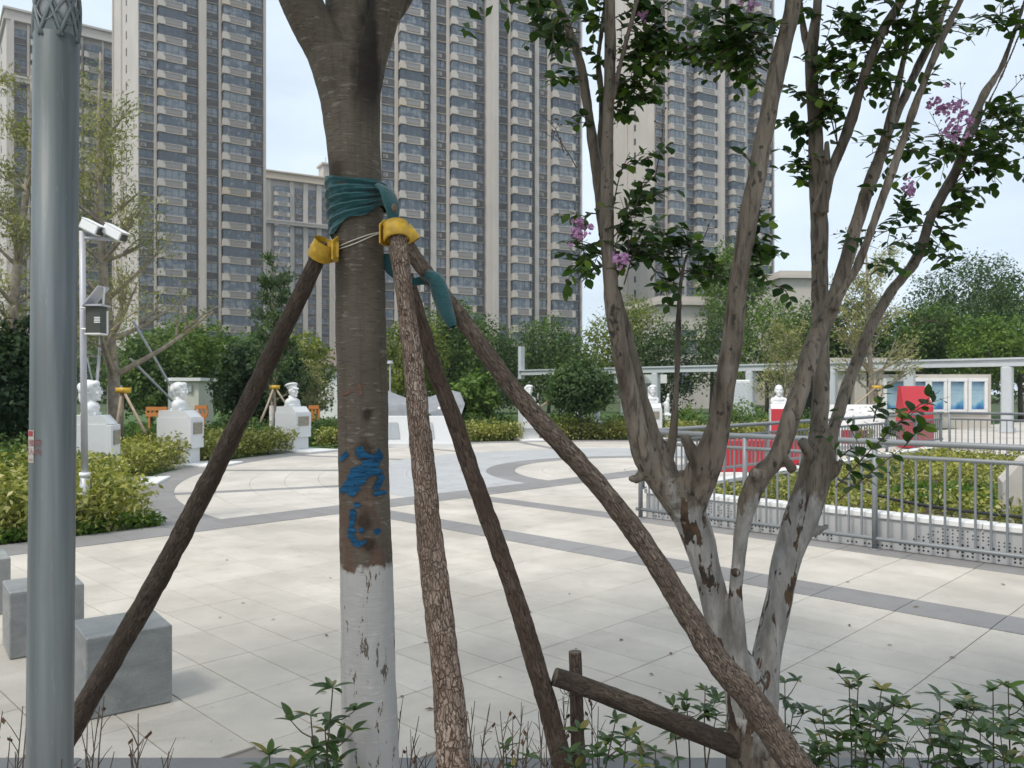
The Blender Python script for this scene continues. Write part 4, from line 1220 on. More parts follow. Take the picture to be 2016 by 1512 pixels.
# white long base with plaques, grey faceted rock behind
mon = thing("monument_block", "long white stone base with slanted ends and inset plaques", "monument", (-2.9, 22.4, 0), 0)
b = MB(); b.prism([(-4.5, 22.2, 0), (-1.55, 22.2, 0), (-1.85, 22.35, .82), (-4.3, 22.35, .82)], (0,0,0), (0, .7, 0)); b.build("block", M['ped_stone'], mon)
b = MB(); b.span(-4.6, -1.4, 22.0, 23.1, -.02, .10); b.build("plinth", M['ped_stone'], mon)
for xx in (-2.35, -3.3):
    b = MB(); b.prism([(xx - .24, 22.24, .22), (xx + .24, 22.24, .22), (xx + .16, 22.30, .66), (xx - .20, 22.30, .66)], (0,0,0), (0, -.02, .0)); b.build("plaque", M['cabinet_door'], mon)
rk = thing("rock_canopy", "grey faceted canopy on thin white legs behind the long white base", "canopy", (-2.9, 27, 0), 0)
b = MB()
rg = random.Random(4)
xs = [-4.9, -4.2, -3.5, -2.7, -2.1, -1.7]; 
top = [Vector((x_, 27 + .35*math.sin(i*2.1), 1.42 + .16*math.sin(i*1.7+.6))) for i, x_ in enumerate(xs)]
mid = [Vector((x_ + rg.uniform(-.2, .2), 26.2 + rg.uniform(-.2, .2), 1.05 + rg.uniform(-.15, .1))) for x_ in xs]
lo = [Vector((x_ + rg.uniform(-.1, .1), 25.8, .60 + .22*math.sin(i*2.6))) for i, x_ in enumerate(xs)]
bk = [Vector((x_, 28, .65)) for x_ in xs]
for A, B_ in ((lo, mid), (mid, top), (top, bk)):
    for i in range(5):
        b.face([A[i], A[i+1], B_[i+1]]); b.face([A[i], B_[i+1], B_[i]])
b.build("canopy_shell", M['rock'], rk)
for xx in (-2.45, -2.0, -3.2, -4.4):
    b = MB(); b.tube([(xx, 26, -.02), (xx + .05, 26, .4), (xx + .12, 26.1, 1.0)], .05, 7); b.build("leg", M['coping'], rk, True)

# red stands and inscribed block
t = thing("red_stand", "low red display block behind the railing", "display stand", (4.5, 15.2, 0), 0)
b = MB(); b.box((4.5, 15.2, .33), (1.7, .5, .58), 0, 0, None, .01); b.build("block", M['red'], t)
b = MB(); b.box((4.5, 15.2, .015), (1.9, .7, .05), 0, 0, None, .008); b.build("base", M['coping'], t)
sc = P(1802, 768, 21.6)
t = thing("red_stand", "tall red stand with sloping top before the display wall", "display stand", (sc.x, sc.y, 0), 0)
b = MB(); b.prism([(-.40, -.2, .03), (.38, -.2, .03), (.38, -.2, 1.10), (-.40, -.2, 1.10)], (0,0,0), (0, .45, 0)); b.build("block", M['red'], t, local=True)
b = MB(); b.mesh_faces([(-.40,-.2,1.101),(.38,-.2,1.101),(.38,.25,1.101),(-.40,.25,1.101),(-.34,.12,1.66),(.30,.12,1.66),(.30,.25,1.66),(-.34,.25,1.66)],
                       [(0,1,5,4),(1,2,6,5),(2,3,7,6),(3,0,4,7),(4,5,6,7),(3,2,1,0)]); b.build("sloping_top", M['red'], t, local=True)
ib = P(1690, 768, 23)
t = thing("inscribed_stone", "white inscribed stone block with red lower front", "stone block", (ib.x, ib.y, 0), .05)
b = MB(); b.prism([(-.72, -.25, .05), (.64, -.25, .05), (.64, -.25, .72), (.60, -.02, 1.13), (-.60, -.02, 1.13), (-.72, -.25, .72)], (0,0,0), (0, .6, 0)); b.build("block", M['inscribed'], t, local=True)
b = MB(); b.box((-.25, -.27, .22), (.75, .04, .42)); b.build("red_cover", M['red'], t, local=True)
b = MB(); b.box((0, 0, .01), (1.6, .9, .07)); b.build("base", M['coping'], t, local=True)

# ------------------------------------------------------------------ pergola, display wall, notice
PA, PB = Vector((.55, 47.5, 0)), Vector((21.5, 26.2, 0))
pd = (PB - PA).normalized(); pl = (PB - PA).length; prz = math.atan2(pd.y, pd.x)
perg = thing("pergola", "long pale grey pergola beam on square posts", "pergola", PA, prz)
b = MB(); b.span(0, pl, -.15, .15, 2.42, 2.66); b.build("beam", M['pergola'], perg, local=True)
b = MB(); b.span(-.05, pl, -.22, .22, 2.663, 2.73); b.build("beam_cap", M['pergola'], perg, local=True)
b = MB(); b.span(-.12, .12, -.15, .15, 2.2, 4.1); b.build("end_upright", M['pergola'], perg, local=True)
for s in (3.3, 4.4, 9.5, 14.7, 18.5, 21.6, 25.0, 29.0):
    for yy in (0,):
        b = MB(); b.box((s, yy, 1.2), (.36, .36, 2.45), 0, 0, None, .05); b.box((s, yy, .09), (.46, .46, .16))
        b.build("post", M['pergola'], perg, local=True)
dw = thing("display_wall", "beige display wall holding blue wave posters behind the pergola", "display wall", (0, 0, 0), 0)
YW = 33.0
def XW(u): return (u - CU) / F * YW
def ZW(v): return E - (v - CV) / F * YW
b = MB(); b.span(XW(1732), XW(1951), YW, YW+.35, 0, ZW(737)); b.build("wall", M['beige_wall'], dw)
for (ua, ub) in ((1744, 1788), (1799, 1820), (1832, 1856), (1869, 1896), (1910, 1936)):
    fr = MB(); xa, xb = XW(ua), XW(ub); z0, z1 = ZW(806), ZW(751)
    fr.span(xa-.12, xb+.12, YW-.12, YW, z1, z1+.14); fr.span(xa-.12, xb+.12, YW-.1, YW, z0-.12, z0)
    fr.span(xa-.12, xa, YW-.11, YW, z0, z1); fr.span(xb, xb+.12, YW-.11, YW, z0, z1)
    f_ = fr.build("poster_frame", M['coping'], dw)
    pm_ = MB(); w2, h2 = (xb-xa)/2, (z1-z0)/2
    pm_.face([(-w2, 0, -h2), (w2, 0, -h2), (w2, 0, h2), (-w2, 0, h2)])
    o = link("poster", pm_.mesh("poster", M['poster']), dw, Matrix.Translation(((xa+xb)/2, YW-.03, (z0+z1)/2)))
pv = thing("pavilion", "shaded pavilion with beige square columns beside the display wall", "pavilion", (0, 0, 0), 0)
for uu in (1648, 1690, 1718):
    b = MB(); b.box(P(uu, 790, 38) * 1, (.55, .55, 3.4), 0, 0, None, .03); b.build("column", M['beige_wall'], pv)
b = MB(); q = P(1690, 722, 38); b.span(q.x-2.4, q.x+2.2, 37.5, 41, q.z-.2, q.z+.4); b.build("roof", M['beige_wall'], pv)
b = MB(); b.span(q.x-2.2, q.x+2.0, 40.6, 40.8, 0, q.z-.2); b.build("back_wall", M['dark'], pv)  # near-black colour paints the shade between the columns
nb = thing("notice_board", "framed pale notice board with rounded top behind the shrubs", "notice board", (0, 0, 0), 0)
YN = 31
b = MB(); a_, c_ = P(1440, 850, YN), P(1477, 748, YN)
b.box(((a_.x+c_.x)/2, YN, (c_.z)/2), (c_.x-a_.x, .12, c_.z), 0, 0, None, .03); b.build("frame", M['white_paint'], nb)
b = MB(); b.box(((a_.x+c_.x)/2, YN-.065, c_.z*.6), (c_.x-a_.x-.12, .012, c_.z*.7)); b.build("print", M['notice'], nb)
kb_ = thing("kiosk", "grey white kiosk behind the front-facing bust", "kiosk", (0, 0, 0), 0)
q = P(1262, 768, 42)
b = MB(); b.span(q.x-.9, q.x+.9, 42, 43.2, 0, 1.9); b.build("body", M['cabinet_door'], kb_)
b = MB(); b.span(q.x-1.2, q.x+1.3, 41.8, 43.4, 1.9, 2.35); b.build("roof", M['coping'], kb_)
for (uu, vv, lab) in ((1176, 832, "small slender white figure on the lawn under the dome tree"), (1313, 818, "small white figure beside the front-facing bust")):
    q = P(uu, vv + 4, 27); b = MB()
    b.span(q.x-.16, q.x+.16, 26.85, 27.15, -.02, q.z+.12)
    b.ell((q.x, 27, q.z+.32), (.10, .10, .26)); b.ell((q.x+.03, 27, q.z+.58), (.07, .07, .10)); b.ell((q.x-.06, 27, q.z+.45), (.07, .06, .08)); b.ell((q.x+.04, 27, q.z+.74), (.05, .05, .065))
    me = remesh(b, .03, 2); me.materials.clear(); me.materials.append(M['white_stone'])
    tag(link("garden_statue", me), lab, "statue", "small white garden figures")

# ------------------------------------------------------------------ cabinet, barriers, stays, camera pole on the left
cb = thing("utility_cabinet", "cream utility cabinet with grey door behind the second bust", "utility cabinet", (0, 0, 0), 0)
YB = 30.0
a_, c_ = P(306, 828, YB), P(388, 750, YB)
ed = a_.x + (c_.x - a_.x) * .42
b = MB(); b.prism([(ed, YB, 0), (c_.x, YB+.15, 0), (c_.x, YB+1.6, 0), (a_.x, YB+1.1, 0)], (0,0,0), (0,0,c_.z)); b.build("body", M['cabinet'], cb)
b = MB(); b.prism([(ed, YB-.15, c_.z), (c_.x+.12, YB+.02, c_.z), (c_.x+.12, YB+1.8, c_.z), (a_.x-.12, YB+1.1, c_.z)], (0,0,0), (0,0,.12)); b.build("lid", M['coping'], cb)
b = MB()
dd = Vector((ed - a_.x, -1.1, 0)); nn_ = Vector((dd.y, -dd.x, 0)).normalized()
if nn_.y > 0: nn_ = -nn_
p0 = Vector((a_.x, YB+1.1, .15)) + dd*.08 + nn_*.012; p1 = p0 + dd*.84
b.face([p0, p1, p1 + Vector((0,0,c_.z-.4)), p0 + Vector((0,0,c_.z-.4))]); b.build("door", M['cabinet_door'], cb)
b = MB(); b.box(((ed + c_.x)/2 - .05, YB+.045, c_.z-.28), (.55, .05, .25), .07); b.build("vent", M['cabinet_door'], cb)
def barrier(label, u0, u1, v0, v1, Y):
    a, c = P(u0, v1, Y), P(u1, v0, Y)
    t = thing("safety_barrier", label, "barrier", ((a.x+c.x)/2, Y, 0), 0, "orange barriers on the lawn")
    b = MB(); b.span(a.x, c.x, Y-.03, Y+.03, c.z-.12, c.z); b.span(a.x, c.x, Y-.03, Y+.03, a.z, a.z+.12); b.build("rail", M['orange'], t)
    k = max(3, int((c.x-a.x)/.13))
    for i in range(k+1):
        xx = a.x + (c.x-a.x)*i/k
        b = MB(); b.span(xx-.03, xx+.03, Y-.02, Y+.02, a.z+.12, c.z-.12); b.build("slat", M['orange'], t)
    for xx in (a.x+.1, c.x-.1):
        b = MB(); b.span(xx-.03, xx+.03, Y-.2, Y+.2, 0, .06); b.span(xx-.025, xx+.025, Y-.025, Y+.025, .06, a.z); b.build("foot", M['orange'], t)
barrier("orange slatted barrier before the cream cabinet", 288, 330, 801, 820, 26)
barrier("orange barrier behind the second bust's pedestal", 384, 408, 798, 822, 27)
barrier("orange barrier between capped bust and the propped trunk", 608, 628, 798, 832, 27)
barrier("yellow orange barrier under the grey faceted canopy", 752, 800, 795, 824, 29)
def stay(label, a, c, r=.028):
    b = MB(); b.tube([a, (a+c)/2, c], r, 8); return tag(b.build("steel_stay", M['pole_grey'], None, True), label, "stay pole", "pale steel stays of the olive tree")
stay("upper pale stay slanting towards the second bust", P(262, 632, 17.4), P(366, 812, 18.6))
stay("lower pale stay slanting towards the second bust", P(256, 706, 17.4), P(362, 812, 19.2))
stay("steep white stay behind the long haired bust", P(199, 655, 16.8), P(188, 790, 15.9), .03)
stay("thin stay between camera pole and the long haired bust", P(172, 705, 17), P(186, 770, 16.5), .02)
def tripod(label, u, v_tie, Y, feet):
    t = thing("tree_prop", label, "tree prop", P(u, v_tie, Y), 0, "propping poles round young trees")
    top_ = P(u, v_tie, Y)
    for (uf, vf, dY) in feet:
        b = MB(); q = P(uf, vf, Y + dY); b.tube([top_ + Vector((0, -.05, .03)), (top_+q)/2, q], [.026, .03, .034], 7); b.build("pole", M['wood_pale'], t, True)
    b = MB(); b.tube([top_ + Vector((0,0,-.06)), top_ + Vector((0,0,.05))], [.14, .15], 12); b.build("yellow_tie", M['yellow'], t, True)
tripod("propping poles with yellow tie on the whitewashed young tree near the long haired bust", 243, 768, 16.4, [(222, 880, -.3), (286, 852, -.4), (240, 880, .3)])
tripod("propping poles with yellow tie beside the capped bust", 541, 762, 23.0, [(510, 838, -.8), (566, 800, -.2), (545, 870, .8)])
tripod("pale propping pole with yellow tie at the fan-branched tree", 1726, 762, 26.4, [(1680, 800, -1.0), (1745, 830, -1), (1730, 860, .6)])
tripod("pale propping pole beside the dome-shaped tree", 1150, 735, 26.5, [(1066, 800, -.8), (1165, 850, .4)])

cp = thing("camera_pole", "slim pale grey pole carrying two white security cameras", "camera pole", G(168, 1043), 0)
Yc = G(168, 1043).y
b = MB(); b.tube([P(168, 1043, Yc), P(167, 935, Yc)], .052, 16); b.build("base_sleeve", M['pole_grey'], cp, True)
b = MB(); b.tube([P(167, 938, Yc), P(167, 930, Yc)], .058, 16); b.build("collar", M['white_paint'], cp, True)  # white colour paints the highlight on the sleeve's rim
b = MB(); b.tube([P(167, 932, Yc), P(164, 700, Yc), P(162, 455, Yc)], [.036, .034, .032], 14); b.build("pole", M['pole_grey'], cp, True)
b = MB(); b.tube([P(160, 468, Yc), P(190, 470, Yc), P(225, 472, Yc)], .018, 8); b.tube([P(166, 458, Yc), P(172, 448, Yc)], .02, 8); b.build("arm", M['pole_grey'], cp, True)
def cctv(u0, v0, u1, v1, w):
    a, c = P(u0, v0, Yc), P(u1, v1, Yc - .05)
    d = (c - a); L = d.length
    Mx = Matrix.Translation((a + c)/2) @ d.to_track_quat('X', 'Z').to_matrix().to_4x4()
    b = MB(); b.box((0,0,0), (L, w, w*1.1), 0, 0, Mx, .014); b.box((0,0,0), (L*1.12, w*1.06, .010), 0, 0, Mx @ Matrix.Translation((L*.07, 0, w*.575)), .003)
    o = b.build("camera", M['white_paint'], cp)
    b = MB(); b.box((0,0,0), (.02, w*.8, w*.7), 0, 0, Mx @ Matrix.Translation((L*.5+.006, 0, -.002))); b.build("lens_hood", M['dark'], cp)
cctv(163, 439, 197, 456, .105); cctv(208, 449, 243, 468, .105)
Yx = Yc - .1
b = MB(); a_, c_ = P(176, 656, Yx), P(204, 604, Yx); b.span(a_.x, c_.x, Yx-.08, Yx+.08, a_.z, c_.z); eb = b.build("equipment_box", M['box_green'], cp)
b = MB(); b.span(a_.x-.02, c_.x+.03, Yx-.11, Yx+.1, c_.z, c_.z+.02); b.build("box_lid", M['pole_grey'], cp)
b = MB(); b.span(a_.x-.01, c_.x+.01, Yx-.09, Yx+.08, a_.z-.018, a_.z-.002); b.span(c_.x, c_.x+.010, Yx+.055, Yx+.085, a_.z, c_.z-.04); b.build("box_edge", M['coping'], cp)
for i in range(4):
    q = P(191, 625 + i*3.2, Yx - .083); b = MB(); b.box(q, (.062, .008, .010)); b.build("vent_slat", M['white_paint'], cp)
b = MB(); p0, p1 = P(172, 606, Yx), P(204, 567, Yx); b.prism([p0 + Vector((0,-.12,0)), p1 + Vector((0,-.12,0)), p1 + Vector((0,.12,0)), p0 + Vector((0,.12,0))], (0,0,0), (0,0,.018)); b.build("solar_panel", M['pole_grey'], cp)
b = MB(); b.tube([P(205, 566, Yx), P(203, 603, Yx)], .012, 7); b.tube([P(160, 606, Yx+.02), P(178, 606, Yx+.02)], .014, 7); b.tube([P(160, 648, Yx+.02), P(178, 648, Yx+.02)], .014, 7); b.build("bracket", M['coping'], cp)
bl = thing("low_lamp", "low dark lawn lamp with pale flat lid at the picture edge", "lawn lamp", G(5, 1030), 0)
q = G(4, 1030)
b = MB(); b.span(q.x-.11, q.x+.09, q.y-.1, q.y+.1, 0, P(4, 972, q.y).z); b.build("body", M['box_green'], bl)
b = MB(); zz = P(4, 972, q.y).z; b.span(q.x-.15, q.x+.13, q.y-.14, q.y+.14, zz, zz+.045); b.build("lid", M['pole_grey'], bl)
b = MB(); b.tube([P(768, 880, 30), P(768, 716, 30)], .035, 8); b.tube([P(768, 716, 30), P(768, 710, 30)], [.12, .09], 10)
tag(b.build("path_lamp", M['pole_grey']), "thin white path lamp just behind the propped trunk", "lamp")

# ------------------------------------------------------------------ granite cube seats
def cube_seat(label, p, s, rz):
    b = MB(); b.box((0, 0, s/2), (s, s, s), 0, 0, None, .006)
    o = link("granite_seat", b.mesh("granite_seat", M['cube']), None, Matrix.Translation(p) @ Matrix.Rotation(rz, 4, 'Z'))
    return tag(o, label, "stone seat", "granite cube seats on the plaza")
CR = math.radians(37.2)
cube_seat("granite cube seat crossed by the leaning stake", Vector((-1.955, 4.07, .002)), .385, CR)
cube_seat("granite cube seat mostly behind the lamp post", Vector((-2.845, 4.93, .002)), .385, CR)
cube_seat("farthest granite cube seat, cut by the picture edge", Vector((-3.75, 5.68, .002)), .385, CR)

# ------------------------------------------------------------------ lamp post in the foreground
YL = 1.95
lp0 = P(101, 1512, YL); lp0.z = -.05
lp = thing("lamp_post", "thick satin grey lamp post with white lattice lantern, in front of everything", "lamp post", (lp0.x, YL, 0), 0)
RL = .0497
axis_top = P(112, 30, YL)
def lpax(z):
    f = (z - 0) / (axis_top.z)
    x0 = P(98, 1512, YL).x
    zb = P(98, 1512, YL).z
    return Vector((x0 + (axis_top.x - x0) * (z - zb) / (axis_top.z - zb), YL, z))
zt = P(112, 74, YL).z
b = MB(); b.tube([lpax(-.05), lpax(.8), lpax(1.6), lpax(zt)], [RL*1.04, RL*1.02, RL, RL], 48); b.build("shaft", M['lamp'], lp, True)
b = MB(); b.tube([lpax(-.03), lpax(.02)], .12, 24); b.build("base_plate", M['lamp'], lp, True)
b = MB(); b.tube([lpax(zt - .02), lpax(zt + .35), lpax(zt + .75)], RL*.86, 32); b.build("diffuser", M['diffuser'], lp, True)
b = MB()
for s in (1, -1):
    for k in range(7):
        pts = []
        for i in range(40):
            z = zt - .012 + i * .75 / 39
            a = 2*math.pi*k/7 + s * (z - zt) * 7.5
            pts.append(lpax(z) + Vector((math.cos(a)*RL*.99, math.sin(a)*RL*.99, 0)))
        b.tube(pts, .0044, 7)
        pts = [q for q in pts]
for k in range(5):
    z = zt + .05 + k*.11
    for s in (1, -1):
        pts = []
        for i in range(33):
            a = 2*math.pi*i/32
            pts.append(lpax(z + s*.03*math.sin(3*a + k)) + Vector((math.cos(a)*RL*.97, math.sin(a)*RL*.97, 0)))
        b.tube(pts, .0030, 6, cap=False)
tri = []
for k in range(7):
    a0 = 2*math.pi*k/7
    for i in range(6):
        pass
b.build("lattice", M['lamp'], lp, True)
# tongues of the shaft rising between the lowest lattice openings
b = MB()
for k in range(7):
    a0 = 2*math.pi*(k+.5)/7 + .0
    w0 = 2*math.pi/7*.55
    q = []
    for (da, dz) in ((-w0, -.02), (w0, -.02), (w0*.1, .030), (-w0*.1, .030)):
        z = zt + dz
        q.append(lpax(z) + Vector((math.cos(a0+da)*RL*1.0, math.sin(a0+da)*RL*1.0, 0)))
    b.face(q)
    b.face([p + (p - lpax(p.z)) * -.06 for p in reversed(q)])
b.build("collar_tongue", M['lamp'], lp)
# wrapped warning sticker
SK = plain("sticker_paper", (0.55, 0.50, 0.43), .6, var=.1, scale=40)
SKR = plain("sticker_red", (0.40, 0.06, 0.065), .6, var=.15, scale=40)
SKT = plain("sticker_ink", (0.32, 0.10, 0.10), .6, var=.2, scale=60)
def wrap(x_, z_, off):
    """x_: arc length from the camera-facing line"""
    a = -math.pi/2 + x_ / RL
    r = RL * 1.012 + off
    return lpax(z_) + Vector((math.cos(a)*r, math.sin(a)*r, 0))
def wrap_rect(x0, x1, z0, z1, off, k=14):
    b = MB()
    for i in range(k):
        a, c = x0 + (x1-x0)*i/k, x0 + (x1-x0)*(i+1)/k
        b.face([wrap(a, z0, off), wrap(c, z0, off), wrap(c, z1, off), wrap(a, z1, off)])
    return b
zs0, zs1 = P(90, 908, YL).z, P(90, 845, YL).z
xl, xr = -RL*1.75, -RL*.36
st = wrap_rect(xl, xr, zs0, zs1, .0006).build("sticker", SK, lp)
def sub(b, name, mat):
    o = b.build(name, mat, lp); o.parent = st; return o
h = zs1 - zs0
sub(wrap_rect(xl+.002, xr-.003, zs1 - h*.19, zs1 - h*.03, .0011), "header", SKR)
sub(wrap_rect(xl+.004, xr-.003, zs0 + h*.05, zs0 + h*.13, .0011), "footer", plain("sticker_tan", (0.42, 0.30, 0.24), .6))
def sticker_text(s, xc, zc, size, mat, name):
    cu = bpy.data.curves.new(name, 'FONT'); cu.body = s; cu.size = size; cu.align_x = 'LEFT'; cu.fill_mode = 'FRONT'
    o = bpy.data.objects.new("tmp_text", cu); COL.objects.link(o)
    dg = bpy.context.evaluated_depsgraph_get()
    me = bpy.data.meshes.new_from_object(o.evaluated_get(dg))
    bpy.data.objects.remove(o)
    inv = WM[lp.name].inverted()
    for v in me.vertices:
        v.co = inv @ wrap(xc + v.co.x, zc + v.co.y, .0014)
    me.materials.clear(); me.materials.append(mat)
    link(name, me, st)
sticker_text("自推营", xl + .034, zs0 + h*.52, .0185, SKT, "lettering")
sticker_text("请入内", xl + .034, zs0 + h*.25, .0185, SKT, "lettering")

# ------------------------------------------------------------------ propped street tree
YT = 2.30
tree1 = thing("street_tree", "propped street tree with whitewashed foot and blue spray marks", "tree", (P(715, 900, YT).x, YT, 0), 0)
TX = P(715, 900, YT).x
prof = [(735,1900,150),(732,1640,122),(730,1512,112),(728,1400,108),(725,1300,106),(724,1200,104),(721,1100,103),(718,1000,100),(716,900,98),(714,800,99),(712,700,98),(710,600,98),(708,500,97),(704,420,101),(700,350,103),(695,270,107),(690,200,117),(685,150,133),(682,110,140)]
b = MB()
pts, rr = path_px([(u, v, w, YT) for u, v, w in prof], .03)
b.tube(pts, rr, 40, wob=.018, seed=1)
def limb(keys, n=18, wob=.03, seed=0):
    p_, r_ = path_px(keys, .03); b.tube(p_, r_, n, wob=wob, seed=seed)
limb([(680,180,104,2.3),(644,100,84,2.3),(610,40,82,2.28),(585,-20,84,2.26),(560,-110,76,2.24),(520,-280,64,2.2)], seed=2)
limb([(690,180,112,2.3),(680,100,96,2.35),(686,30,92,2.4),(692,-60,92,2.45),(706,-220,64,2.5)], seed=3)
limb([(716,190,58,2.27),(728,120,50,2.24),(742,50,44,2.2),(752,-10,40,2.17),(765,-120,36,2.1),(790,-260,30,2.0)], seed=4)
limb([(724,180,52,2.28),(742,110,46,2.28),(764,40,42,2.27),(782,-20,40,2.26),(815,-130,34,2.25),(870,-280,28,2.2)], seed=5)
limb([(716,120,60,2.34),(735,70,46,2.36),(780,25,30,2.37),(806,-12,26,2.38),(860,-90,24,2.4),(930,-190,20,2.4)], seed=6)
tm = remesh(b, .0065, 5, .5)
tnm = [v.normal.copy() for v in tm.vertices]
for i_, v in enumerate(tm.vertices):
    q = v.co.copy()
    n_ = noise.noise(Vector((q.x*22, q.y*22, q.z*9))) * .0022 + noise.noise(Vector((q.x*60, q.y*60, q.z*45))) * .0008
    v.co = q + tnm[i_] * n_
for (uk, vk, rk_, dk) in ((730, 880, .022, .010), (732, 815, .018, -.008), (728, 1020, .020, .007), (668, 345, .03, .008), (733, 1062, .016, .006)):
    kc = P(uk, vk, YT - .07)
    for i_, v in enumerate(tm.vertices):
        dq = (v.co - kc).length
        if dq < rk_ * 2: v.co += tnm[i_] * dk * math.exp(-(dq / rk_) ** 2)
for v in tm.vertices: v.co -= Vector((TX, YT, 0))
tm.materials.clear(); tm.materials.append(M['bark1'])
link("trunk", tm, tree1)
rgt = np.random.default_rng(77)
lob = [(-1.0,.2,3.75,1.0,1.1,.6),(.5,.8,3.9,1.1,1.1,.7),(.1,-.7,3.8,1.0,.9,.6),(1.3,-.1,3.75,.8,.9,.6),(-.3,.3,4.5,1.5,1.5,.8),(-2.0,.6,4.6,1.3,1.3,.8),(-1.2,-1.2,4.6,1.3,1.2,.8),(.9,-1.0,4.7,1.3,1.2,.8),(-.5,1.0,5.2,1.6,1.3,.7),(1.9,.3,4.6,1.0,1.0,.7),(-2.6,-.6,4.9,1.1,1.1,.7),(-3.5,-.3,4.7,1.2,1.2,.7),(-3.1,-1.8,4.8,1.2,1.1,.7),(-1.6,-2.3,4.7,1.2,1.0,.7),(.1,-2.2,4.8,1.2,1.0,.7),(1.6,-1.5,4.8,1.1,1.1,.7),(2.7,-.6,4.7,1.0,1.0,.7)]  # outer unseen lobes stretched towards the sun to shade the foreground paving
C, Nn = cloud(lob, 21000, rgt, 10, .15, .15)
link("crown", leaf_mesh("crown", C, Nn, .085, .045, M['leaf_tree'], rgt), tree1)
# trunk surface lookup for things laid on it
def trunk_at(v):
    for (u0, v0, w0), (u1, v1, w1) in zip(prof, prof[1:]):
        if v1 <= v <= v0:
            f = (v0 - v) / (v0 - v1)
            return P(u0 + (u1-u0)*f, v, YT), (w0 + (w1-w0)*f) / 2 * YT / F
    return P(prof[-1][0], v, YT), prof[-1][2]/2*YT/F
def on_trunk(u, v, off):
    c, r = trunk_at(v)
    sx = (u - CU) / F * YT - c.x
    a = -math.pi/2 + math.asin(max(-.98, min(.98, sx / r)))
    return c + Vector((math.cos(a), math.sin(a), 0)) * (r + off)
def paint_strokes(name, strokes, mat, seed):
    k0 = 0
    for (pa, pb, wa, wb) in strokes:
        b = MB()
        n_ = max(3, int(math.hypot(pb[0]-pa[0], pb[1]-pa[1]) / 4))
        dx, dy = pb[0]-pa[0], pb[1]-pa[1]; L = math.hypot(dx, dy); nx, ny = -dy/L, dx/L
        rows = []
        k0 += 1
        for i in range(n_ + 1):
            f = i / n_
            w = (wa + (wb-wa)*f) / 2 * (1 if 0 < i < n_ else .55)
            jl = w * (1.05 + .6 * noise.noise(Vector((i*.9, seed + k0, 0)))); jr = w * (1.05 + .6 * noise.noise(Vector((i*.5, seed + k0, 9))))
            row = []
            for q in range(6):
                s = -jl + (jl + jr) * q / 5
                row.append(on_trunk(pa[0] + dx*f + nx*s, pa[1] + dy*f + ny*s, .0026 + k0*.00015))
            rows.append(row)
        for i in range(n_):
            for q in range(5):
                b.face([rows[i][q], rows[i][q+1], rows[i+1][q+1], rows[i+1][q]])
        b.build(name, mat, tree1, True)
paint_strokes("spray_mark", [((678,904),(694,888),9,12),((710,888),(728,884),16,26),((722,884),(752,892),24,18),((752,888),(752,905),10,10),((748,900),(700,942),22,26),((712,918),(696,968),22,18),
              ((700,940),(679,966),14,10),((722,930),(699,970),24,14),((700,938),(752,922),14,12),((750,922),(754,936),12,10),((756,934),(744,962),10,12),((742,966),(762,966),10,8)], M['blue_paint'], 1)
paint_strokes("spray_mark", [((714,982),(712,992),12,12),((706,994),(702,1030),13,10),((702,1028),(701,1052),14,16),((702,1054),(720,1064),14,12),((718,1062),(730,1055),9,6),((716,1036),(726,1034),10,10),((745,1044),(752,1034),10,12)], M['blue_paint'], 5)
RP = plain("red_paint", (0.155, 0.075, 0.05), .7, var=.3, scale=50)
paint_strokes("paint_smear", [((716,752),(719,778),5,7),((684,778),(706,768),5,4)], RP, 9)

# ------------------------------------------------------------------ stakes
def stake(name, label, keys, mat, cat="stake", group="rough stakes propping the street tree", cut=True, wob=.10, seed=0, knots=()):
    p_, r_ = path_px(keys, .008)
    b = MB(); b.tube(p_, r_, 36, wob=wob, seed=seed, cap=True)
    ax = [min(range(len(p_)), key=lambda i: (p_[i] - P(uk, vk, Yk)).length) for (uk, vk, Yk, s) in knots]
    for (uk, vk, Yk, s), i0 in zip(knots, ax):
        q = P(uk, vk, Yk)
        for i, w_ in enumerate(b.v):
            w_ = Vector(w_); dq = (w_ - q).length
            if dq < .045:
                c_ = p_[min(len(p_)-1, i // 36)]
                ring = (math.exp(-(dq/(.011*s))**2) - .75*math.exp(-(dq/(.0045*s))**2)) * .0075 * s
                b.v[i] = tuple(w_ + (w_ - c_).normalized() * ring)
    t = thing(name, label, cat, (p_[0].x, p_[0].y, p_[0].z), 0, group)
    b.m[-1] = b.m[-2] = 1
    b.build("pole", [mat, M['cut']], t, True)
    return t
stake("support_stake", "dark smooth stake leaning on the trunk from the lamp post side", [(628,478,30,2.22),(622,515,30,2.24),(560,645,33,2.32),(470,832,36,2.42),(382,1005,38,2.52),(300,1160,40,2.6),(157,1408,42,2.72),(70,1560,44,2.8),(0,1680,44,2.85)], M['stake_dark'], seed=1, knots=[(596,546,2.21,1), (340,1068,2.52,1)])
stake("support_stake", "thick stake with flaking pinkish bark standing in front of the trunk", [(783,462,34,2.16),(787,504,37,2.13),(796,570,35,2.10),(804,637,35,2.07),(819,771,41,2.0),(832,904,46,1.93),(841,1004,47,1.88),(855,1141,53,1.8),(874,1275,56,1.74),(886,1408,61,1.68),(893,1508,66,1.63),(910,1750,76,1.52),(925,2100,80,1.4)], M['stake_front'], seed=2, wob=.13, knots=[(808,655,2.04,1.3),(854,1130,1.77,1.5),(862,1192,1.75,1.2),(858,1322,1.69,1.3)])
